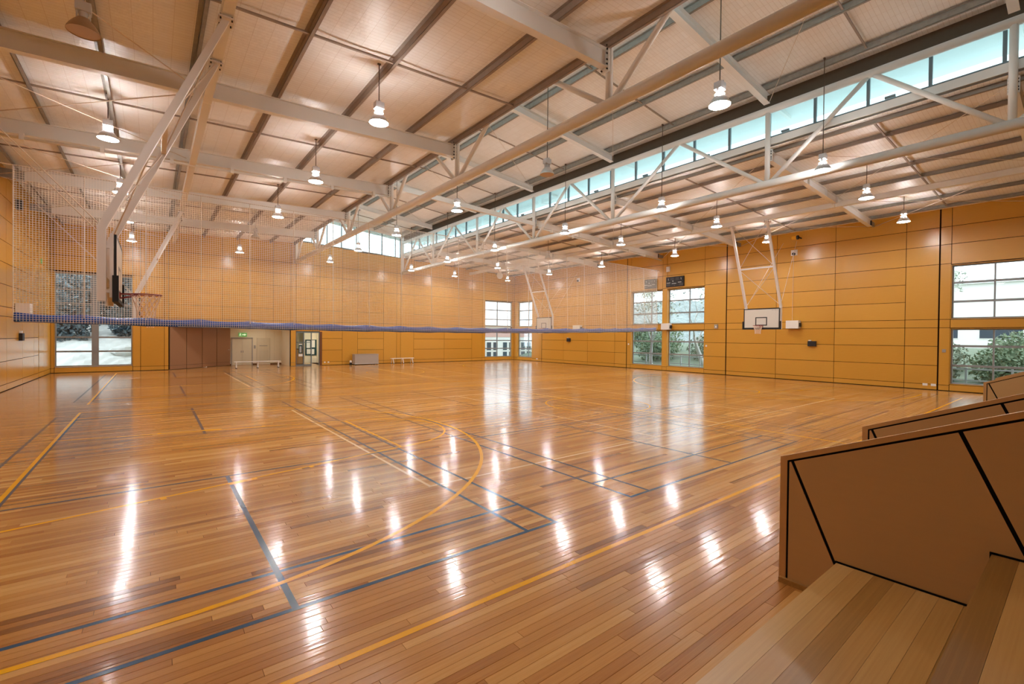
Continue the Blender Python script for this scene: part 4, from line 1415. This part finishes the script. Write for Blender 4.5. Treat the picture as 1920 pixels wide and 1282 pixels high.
# ------------------------------------------------------------------ things on the right wall
def scoreboard(y0, y1, label):
    t = thing('scoreboard', (XR - 0.1, (y0 + y1) / 2, 6.0), label, 'scoreboard', 'black scoreboards above the paired windows')
    wpart(MB().box(XR - 0.12, XR - 0.002, y0, y1, 6.02, 6.72), 'case', M['black_plastic'], t)
    f = wpart(MB().box(XR - 0.126, XR - 0.12, y0 + 0.02, y1 - 0.02, 6.04, 6.70), 'face', M['led_panel'], t)
    dg = MB()
    L = y1 - y0
    def seg(cy, cz, h, w):
        X0, X1 = XR - 0.130, XR - 0.126
        for a, b, c, d_ in ((-w / 2, w / 2, h / 2, h / 2 - 0.02), (-w / 2, w / 2, 0.01, -0.01), (-w / 2, w / 2, -h / 2 + 0.02, -h / 2)):
            dg.box(X0, X1, cy + a, cy + b, cz + d_, cz + c)
        for s in (-1, 1):
            dg.box(X0, X1, cy + s * w / 2 - 0.01, cy + s * w / 2 + 0.01, cz - h / 2, cz + h / 2)
    for q in (0.30, 0.40, 0.60, 0.70):
        seg(y0 + L * q, 6.57, 0.18, 0.085)
    for q in (0.06, 0.13, 0.20, 0.80, 0.87, 0.94):
        seg(y0 + L * q, 6.16, 0.16, 0.06)
    seg(y0 + L * 0.5, 6.1, 0.07, 0.05)
    dg.build('digits', M['digit'], f)
    wt = MB()
    X0, X1 = XR - 0.130, XR - 0.126
    def smear(c, z, n, h=0.045):
        for i in range(n):
            a = y0 + L * c + (n / 2 - i) * 0.045
            wt.box(X0, X1, a - 0.017, a + 0.017, z - h / 2 * (0.7 + 0.3 * ((i * 7) % 3) / 2), z + h / 2 * (0.7 + 0.3 * ((i * 5) % 3) / 2))
    smear(0.84, 6.30, 7)
    smear(0.20, 6.30, 6)
    smear(0.52, 6.24, 8)
    wt.box(X0, X1, y0 + L * 0.60 - 0.03, y0 + L * 0.60 + 0.03, 6.38, 6.44)
    for q in (0.14, 0.86):
        wt.box(X0, X1, y0 + L * q - 0.012, y0 + L * q + 0.012, 6.52, 6.62)
        wt.box(X0, X1, y0 + L * q - 0.03, y0 + L * q + 0.0, 6.48, 6.52)
    wt.build('markings', M['paper'], f)
    return t
scoreboard(17.72, 19.10, 'black scoreboard over the right window of the pair')
scoreboard(19.92, 20.93, 'narrower black scoreboard over the left window of the pair')

def winch(plane, u, z, w, label, depth=0.34):
    P = PLANES[plane]
    c = P(u, z, -depth / 2)
    t = thing('hoist_winch', c, label, 'winch', 'white motor winch boxes on the walls')
    wpart(wbox(MB(), plane, u - w / 2, u + w / 2, z - 0.21, z + 0.24, -depth, -0.02), 'housing', M['white_plastic'], t)
    wpart(wbox(MB(), plane, (u - w / 2 - 0.06) if plane != 'left' else u + w / 2, (u - w / 2) if plane != 'left' else u + w / 2 + 0.06, z - 0.12, z + 0.1, -depth * 0.8, -0.05), 'motor', M['black_plastic'], t)
    wpart(wbox(MB(), plane, u - w / 2 + 0.02, u + w / 2 - 0.02, z - 0.19, z + 0.22, -0.02, -0.001), 'mounting_plate', M['grey_plastic'], t)
    return t
winch('right', 10.72, 3.19, 0.66, 'white winch box on the right wall beside the whole backboard')
winch('right', 19.0, 3.17, 0.66, 'white winch box on the pillar between the paired windows')
winch('right', 27.75, 3.16, 0.8, 'white winch box just above the rolled curtain on the right wall')
winch('left', 28.55, 3.33, 0.7, 'white winch box on the left wall at the curtain end', 0.45)
for y, lab in ((9.78, 'small black wall speaker under the winch box beside the whole backboard'), (28.9, 'small black wall speaker below the rolled curtain near the far hoop')):
    t = thing('wall_speaker', (XR - 0.1, y, 1.96), lab, 'speaker', 'small black wall speakers')
    wpart(MB().box(XR - 0.14, XR - 0.002, y - 0.2, y + 0.2, 1.97, 2.26), 'case', M['black_plastic'], t)
    wpart(MB().box(XR - 0.145, XR - 0.14, y - 0.17, y + 0.17, 2.0, 2.23), 'grille', M['led_panel'], t)
    wpart(MB().box(XR - 0.1, XR - 0.002, y + 0.05, y + 0.17, 2.265, 2.32), 'bracket', M['white_plastic'], t)
t = thing('wall_speaker', (XL + 0.1, 29.16, 1.96), 'small black and white wall speaker on the left wall below the net', 'speaker', 'small black wall speakers')
wpart(MB().box(XL + 0.002, XL + 0.12, 28.95, 29.35, 1.97, 2.3), 'case', M['black_plastic'], t)
wpart(MB().box(XL + 0.002, XL + 0.08, 29.08, 29.22, 2.3, 2.4), 'bracket', M['white_plastic'], t)
t = thing('wall_sensor', (XR - 0.08, 15.36, 3.0), 'small grey box on the right wall left of the whole backboard', 'wall box')
wpart(MB().box(XR - 0.12, XR - 0.002, 15.26, 15.46, 3.02, 3.28), 'case', M['grey_plastic'], t)
wpart(MB().box(XR - 0.14, XR - 0.12, 15.3, 15.38, 3.08, 3.18), 'button', M['white_plastic'], t)
for y, lab in ((10.78, 'white cable pulley high on the right wall above the whole backboard'), (27.85, 'white cable pulley high on the right wall above the far hoop')):
    t = thing('cable_pulley', (XR - 0.1, y, 7.3), lab, 'pulley', 'cable pulleys on the right wall')
    wpart(MB().box(XR - 0.03, XR - 0.002, y - 0.17, y + 0.17, 7.2, 7.52), 'plate', M['white_plastic'], t)
    wpart(MB().tube((XR - 0.14, y, 7.28), (XR - 0.04, y, 7.28), 0.08, 14), 'wheel', M['bolt'], t)
    wpart(MB().tube((XR - 0.1, y, 7.25), (XR - 0.1, y + 0.02, 3.45), 0.008, 6), 'cable', M['rod'], t)
t = thing('warning_beacon', (XR - 0.3, 10.5, 8.1), 'amber beacon under the roof edge near the right wall', 'beacon')
wpart(MB().tube((XR - 0.5, 10.72, 8.12), (XR - 0.5, 10.48, 8.12), 0.11, 14), 'lens', M['yellow_plastic'], t, False)
wpart(MB().tube((XR - 0.5, 10.48, 8.12), (XR - 0.5, 10.4, 8.12), 0.12, 14).box(XR - 0.52, XR - 0.002, 10.4, 10.44, 8.1, 8.16), 'base', M['black_plastic'], t)
tag(MB().box(XR - 0.12, XR - 0.002, 18.85, 19.1, 7.12, 7.48).build('junction_box', M['white_plastic']), 'small white box above the right scoreboard', 'wall box')
for k, y in enumerate((4.98, 4.68)):
    o_ = tag(MB().box(XR - 0.012, XR - 0.001, y - 0.09, y + 0.09, 0.19, 0.3).build('power_outlet', M['white_plastic']),
        'white power outlet low on the right wall, %s the big window' % ('farther from' if k == 0 else 'closer to'), 'outlet', 'power outlets on the right wall')
tag(MB().box(XR - 0.03, XR - 0.001, 4.27, 4.40, 1.8, 1.95).build('light_switch', M['grey_plastic']), 'small grey switch beside the big right window', 'switch')
for y, lab in ((22.42, 'tiny white switch left of the paired windows'), (16.05, 'tiny white switch right of the paired windows')):
    tag(MB().box(XR - 0.03, XR - 0.001, y - 0.05, y + 0.05, 1.8, 1.92).build('light_switch', M['white_plastic']), lab, 'switch')
tag(MB().box(XR - 0.012, XR - 0.001, 33.1, 33.35, 0.2, 0.28).build('power_outlet', M['white_plastic']), 'white power outlet on the right wall near the corner window', 'outlet')
t = thing('ceiling_speaker', (23.0, 31.0, 7.3), 'round white disc speaker hanging under the roof near the far right hoop', 'speaker')
wpart(MB().tube((23.0, 30.97, 7.5), (23.0, 31.06, 7.5), 0.29, 20), 'face', M['white_plastic'], t)
wpart(MB().path([(23.0, 31.06, 7.5), (23.1, 31.3, 7.9), (23.2, 31.5, 8.0), (23.0, 31.3, zr(23) + 0.3)], 0.015, 6), 'arm', M['bolt'], t)
tag(MB().box(XL + 0.002, XL + 0.2, 28.35, 28.7, 7.6, 8.0).build('junction_box', M['black_plastic']), 'small dark box high on the left wall', 'wall box')
tag(MB().box(XL + 0.002, XL + 0.03, 34.0, 34.3, 5.95, 6.2).build('exit_sign', M['green_light']), 'tiny green sign high in the left corner behind the net', 'exit sign')

# ------------------------------------------------------------------ outdoors
def field(name, x0, x1, y0, y1, zf, mat, n=50, kind='structure'):
    xs, ys = np.linspace(x0, x1, n), np.linspace(y0, y1, n)
    vs = [(x, y, zf(x, y)) for y in ys for x in xs]
    fs = [(j * n + i, j * n + i + 1, (j + 1) * n + i + 1, (j + 1) * n + i) for j in range(n - 1) for i in range(n - 1)]
    o = MB().add(vs, fs).build(name, M[mat])
    o['kind'] = kind
    return o
def hump(x, y, s):
    return 0.5 * math.sin(x * 1.3 * s + 0.7) * math.cos(y * 1.1 * s) + 0.25 * math.sin(x * 2.9 * s + y * 2.3 * s) + 0.15 * math.sin(x * 6.1 * s - y * 5.3 * s)
field('ground', XR + 0.35, 75, -30, 75, lambda x, y: -0.3 + max(0, x - 33.5) * 0.16 * (1 if x < 46 else 0) + (2.0 if x >= 46 else 0) + 0.12 * hump(x, y, 0.5), 'ground', 60)
field('ground', XL - 30, XR + 0.35, YF + 6.0, 75, lambda x, y: -0.3 + (0 if x > 10 else 0.02 * max(0, y - 43)), 'ground', 30)
field('rock_bank', -22, 3.0, YF + 0.6, 50, lambda x, y: -0.1 + max(0, (y - 38.6)) * 0.42 + 0.28 * hump(x, y, 1.1) * min(1, max(0, y - 37.8)), 'rock', 90)

field('hillside', 56, 72, 22, 74, lambda x, y: 1.7 + (x - 56) * 0.44 + 0.5 * hump(x, y, 1.3) + 0.3 * hump(x, y, 3.1), 'hill_leaf', 110)

def leaves(mb, c, rad, n, size):
    p = RNG.normal(size=(n, 3))
    p /= np.linalg.norm(p, axis=1)[:, None]
    p *= (RNG.random(n) ** 0.45)[:, None] * np.array(rad)
    p += np.array(c)
    a = RNG.normal(size=(n, 3))
    a /= np.linalg.norm(a, axis=1)[:, None]
    b = np.cross(a, RNG.normal(size=(n, 3)))
    b /= np.linalg.norm(b, axis=1)[:, None]
    s = size * (0.6 + 0.8 * RNG.random(n))[:, None]
    o = len(mb.v)
    q = np.stack([p - a * s, p + b * s * 0.5, p + a * s, p - b * s * 0.5], 1).reshape(-1, 3)
    mb.v += [tuple(r_) for r_ in q]
    mb.f += [(o + 4 * i, o + 4 * i + 1, o + 4 * i + 2, o + 4 * i + 3) for i in range(n)]

def tree(x, y, z, h, label, bark='bark', leaf='leaf', n=900, lean=0.0, spread=1.8, group='trees outside the right windows'):
    t = thing('tree', (x, y, z), label, 'tree', group)
    mb = MB()
    fo = MB()
    def branch(p, d, L, r, lev):
        pts, rr = [p], [r]
        for k in range(4):
            d = (d + Vector((random.uniform(-0.2, 0.2), random.uniform(-0.2, 0.2), random.uniform(-0.02, 0.15)))).normalized()
            p = p + d * L / 4
            pts.append(p)
            rr.append(r * (1 - 0.14 * (k + 1)))
        mb.path(pts, rr, 6)
        if lev == 0:
            leaves(fo, p, (0.7, 0.7, 0.5), n // 14, 0.10)
            return
        for k in range(3 if lev > 1 else 2):
            a = random.uniform(0, 6.28)
            s = random.uniform(0.5, 1.0)
            nd = (d + Vector((math.cos(a) * s, math.sin(a) * s, 0.25))).normalized()
            branch(pts[-1 if k < 2 else -2], nd, L * random.uniform(0.62, 0.8), rr[-1] * 0.72, lev - 1)
    branch(Vector((0, 0, -0.2)), Vector((lean, 0.1, 1)).normalized(), h * 0.36, 0.028 * h, 3)
    mb.build('trunk', M[bark], t, True)
    f = fo.build('foliage', M[leaf], t)
    f['kind'] = 'stuff'
    return t
def gz(x, y):
    return -0.3 + max(0, x - 33.5) * 0.16 * (1 if x < 46 else 0)
tree(34.0, 23.6, gz(34, 23), 7.0, 'pale forked tree outside the left window of the pair', n=300, leaf='leaf_pale')
tree(36.2, 20.2, gz(36.2, 20), 8.0, 'pale leaning tree outside the right window of the pair', lean=-0.3, n=300, leaf='leaf_pale')
tree(43.5, 29.5, gz(43, 29), 8.5, 'leafy tree farther back outside the left window of the pair', n=900, leaf='leaf_pale')
tree(44.0, 24.0, gz(44, 24), 8.5, 'pale grey tree farther back outside the right window of the pair', n=900, leaf='leaf_pale')
tree(43.5, 6.4, gz(43, 6), 7.5, 'pale tree outside the upper panes of the big right window', n=700, leaf='leaf_pale')
def shrub(x, y, z, rad, label, leaf, n, group='shrubs outside the right windows', size=0.11):
    t = thing('shrub', (x, y, z), label, 'shrub', group)
    mb = MB()
    leaves(mb, (0, 0, rad[2] * 0.7), rad, n, size)
    f = mb.build('foliage', M[leaf], t)
    f['kind'] = 'stuff'
    st = MB()
    for k in range(5):
        a = k * 1.26
        st.path([(0, 0, -0.15), (0.3 * math.cos(a), 0.3 * math.sin(a), rad[2] * 0.5), (rad[0] * 0.6 * math.cos(a), rad[1] * 0.6 * math.sin(a), rad[2] * 1.1)], [0.04, 0.03, 0.012], 5)
    st.build('stem', M['bark_dark'], t)
    return t
shrub(35.2, 5.9, gz(35.2, 5), (1.2, 1.45, 1.1), 'grey twiggy shrub outside the big right window, left pane', 'leaf_b', 2600)
shrub(35.6, 2.8, gz(35.6, 3), (1.3, 1.5, 1.25), 'greener shrub outside the big right window, right pane', 'leaf', 2600)
shrub(38.8, 6.4, gz(38, 5), (1.7, 1.9, 1.2), 'olive shrub on the bank behind the grey twiggy one', 'leaf_b', 2400)
shrub(39.0, 2.3, gz(39, 2), (1.8, 1.9, 1.4), 'green shrub on the bank behind the greener one', 'leaf', 2200)
shrub(37.6, 25.6, gz(37.5, 25), (1.9, 2.1, 1.5), 'low green shrub behind the pale forked tree', 'leaf', 2600)
shrub(39.0, 20.9, gz(38, 20), (1.9, 2.2, 1.4), 'low grey shrub behind the pale leaning tree', 'leaf_b', 2400)
shrub(41.6, 27.6, gz(41, 28), (1.7, 2.3, 1.9), 'tall green shrub far behind the left window of the pair', 'leaf', 2200)
def hedge(x, y0, y1, h, label):
    t = thing('hedge', (x, (y0 + y1) / 2, gz(x, 0)), label, 'hedge', 'hedges on the bank outside the right windows')
    mb = MB()
    L = y1 - y0
    for k in range(int(L / 1.3)):
        leaves(mb, (random.uniform(-0.3, 0.3), -L / 2 + 1.3 * k + 0.6, h * random.uniform(0.42, 0.5)), (0.9, 1.0, h * random.uniform(0.45, 0.6)), 700, 0.13)
    f = mb.build('foliage', M['leaf' if y0 > 10 else 'leaf_b'], t)
    f['kind'] = 'stuff'
    st = MB()
    for k in range(int(L / 1.3)):
        st.tube((0, -L / 2 + 1.3 * k + 0.6, -0.2), (0.1, -L / 2 + 1.3 * k + 0.7, h * 0.7), 0.05, 5, 0.02)
    st.build('stem', M['bark_dark'], t)
hedge(45.4, 15.0, 23.0, 2.6, 'green hedge far behind the right window of the pair')
hedge(45.4, 31.6, 40.0, 2.6, 'green hedge far behind the left window of the pair')
hedge(41.9, -4.0, 5.0, 1.9, 'long olive hedge on the bank outside the big right window')
# fence beyond the right wall
fe = thing('fence', (32.6, 14, -0.3), 'pale rail fence outside the paired windows', 'fence')
for k in range(24):
    y = -4 + k * 1.6
    wpart(MB().box(32.56, 32.64, y - 0.04, y + 0.04, -0.45, 1.0), 'post', M['fence'], fe)
for z in (0.35, 0.92):
    wpart(MB().box(32.58, 32.62, -4, 33, z - 0.035, z + 0.035), 'rail', M['fence'], fe)
# pale buildings outside
def building(x0, x1, y0, y1, h, label, face, wins, mat='render_wall', z0=-0.3, band=None):
    t = thing('building', ((x0 + x1) / 2, (y0 + y1) / 2, z0), label, 'building', 'pale buildings outside')
    wpart(MB().box(x0, x1, y0, y1, z0, h), 'wall', M[mat], t)
    wpart(MB().box(x0 - 0.3, x1 + 0.3, y0 - 0.3, y1 + 0.3, h, h + 0.15), 'roof', M['soffit'], t)
    if band:
        if face == 'y':
            wpart(MB().box(x0, x1, y0 - 0.03, y0, band[0], band[1]), 'band', M['brick_wall'], t)
        else:
            wpart(MB().box(x0 - 0.03, x0, y0, y1, band[0], band[1]), 'band', M['brick_wall'], t)
    for u, z, w, hh in wins:
        if face == 'y':
            f = wpart(MB().box(u - w / 2 - 0.06, u + w / 2 + 0.06, y0 - 0.05, y0, z - 0.06, z + hh + 0.06), 'window', M['render_wall'], t)
            MB().box(u - w / 2, u + w / 2, y0 - 0.06, y0 - 0.05, z, z + hh).build('pane', M['dark_pane'], f)
        else:
            f = wpart(MB().box(x0 - 0.05, x0, u - w / 2 - 0.06, u + w / 2 + 0.06, z - 0.06, z + hh + 0.06), 'window', M['render_wall'], t)
            MB().box(x0 - 0.06, x0 - 0.05, u - w / 2, u + w / 2, z, z + hh).build('pane', M['dark_pane'], f)
    return t
building(22, 50, 44.5, 54, 3.6, 'white low building with rows of dark windows outside the far corner window', 'y',
         [(28.6 + 0.95 * k + (0.5 if k > 4 else 0), z, 0.62, hh) for k in range(14) for z, hh in ((-0.2, 0.72), (0.72, 0.95))], band=(2.3, 3.2))
building(58, 66, -14, 20, 7.5, 'pale building with dark openings outside the big right window', 'x', [(9.0, 2.6, 2.6, 1.5), (5.0, 2.6, 2.6, 1.5), (1.2, 2.6, 2.0, 1.5)], z0=1.5)
# planting on the rock bank outside the far left window
field('hillside', -26, 8, 47.5, 66, lambda x, y: 3.4 + (y - 47.5) * 0.5 + 0.35 * hump(x, y, 0.9), 'leaf_dark', 50)
for x, y, rad, lab, nn in ((-4.9, 43.6, (1.9, 1.0, 1.8), 'dark shrub on the rock bank outside the far left window, left side', 2600),
                           (-0.9, 44.0, (1.7, 1.0, 1.6), 'dark shrub on the rock bank outside the far left window, right side', 2600),
                           (-3.0, 46.4, (3.8, 1.1, 3.0), 'tall dark shrub at the top of the rock bank', 4200)):
    z = -0.1 + (y - 38.6) * 0.42
    shrub(x, y, z, rad, lab, 'leaf_dark', nn, 'dark shrubs on the rock bank', 0.16)
bl = thing('boulder', (-1.6, 41.4, 1.0), 'pale boulder low on the rock bank', 'boulder')
mb = MB().lathe([(0.0, -0.4), (0.5, -0.3), (0.8, 0.0), (0.6, 0.35), (0.25, 0.5), (0.0, 0.52)], 9)
mb.v = [(p[0] * (1 + 0.2 * math.sin(5 * p[1] + 3 * p[2])), p[1] * 0.7, p[2] * (1 + 0.15 * math.sin(4 * p[0]))) for p in mb.v]
mb.build('stone', M['rock'], bl)
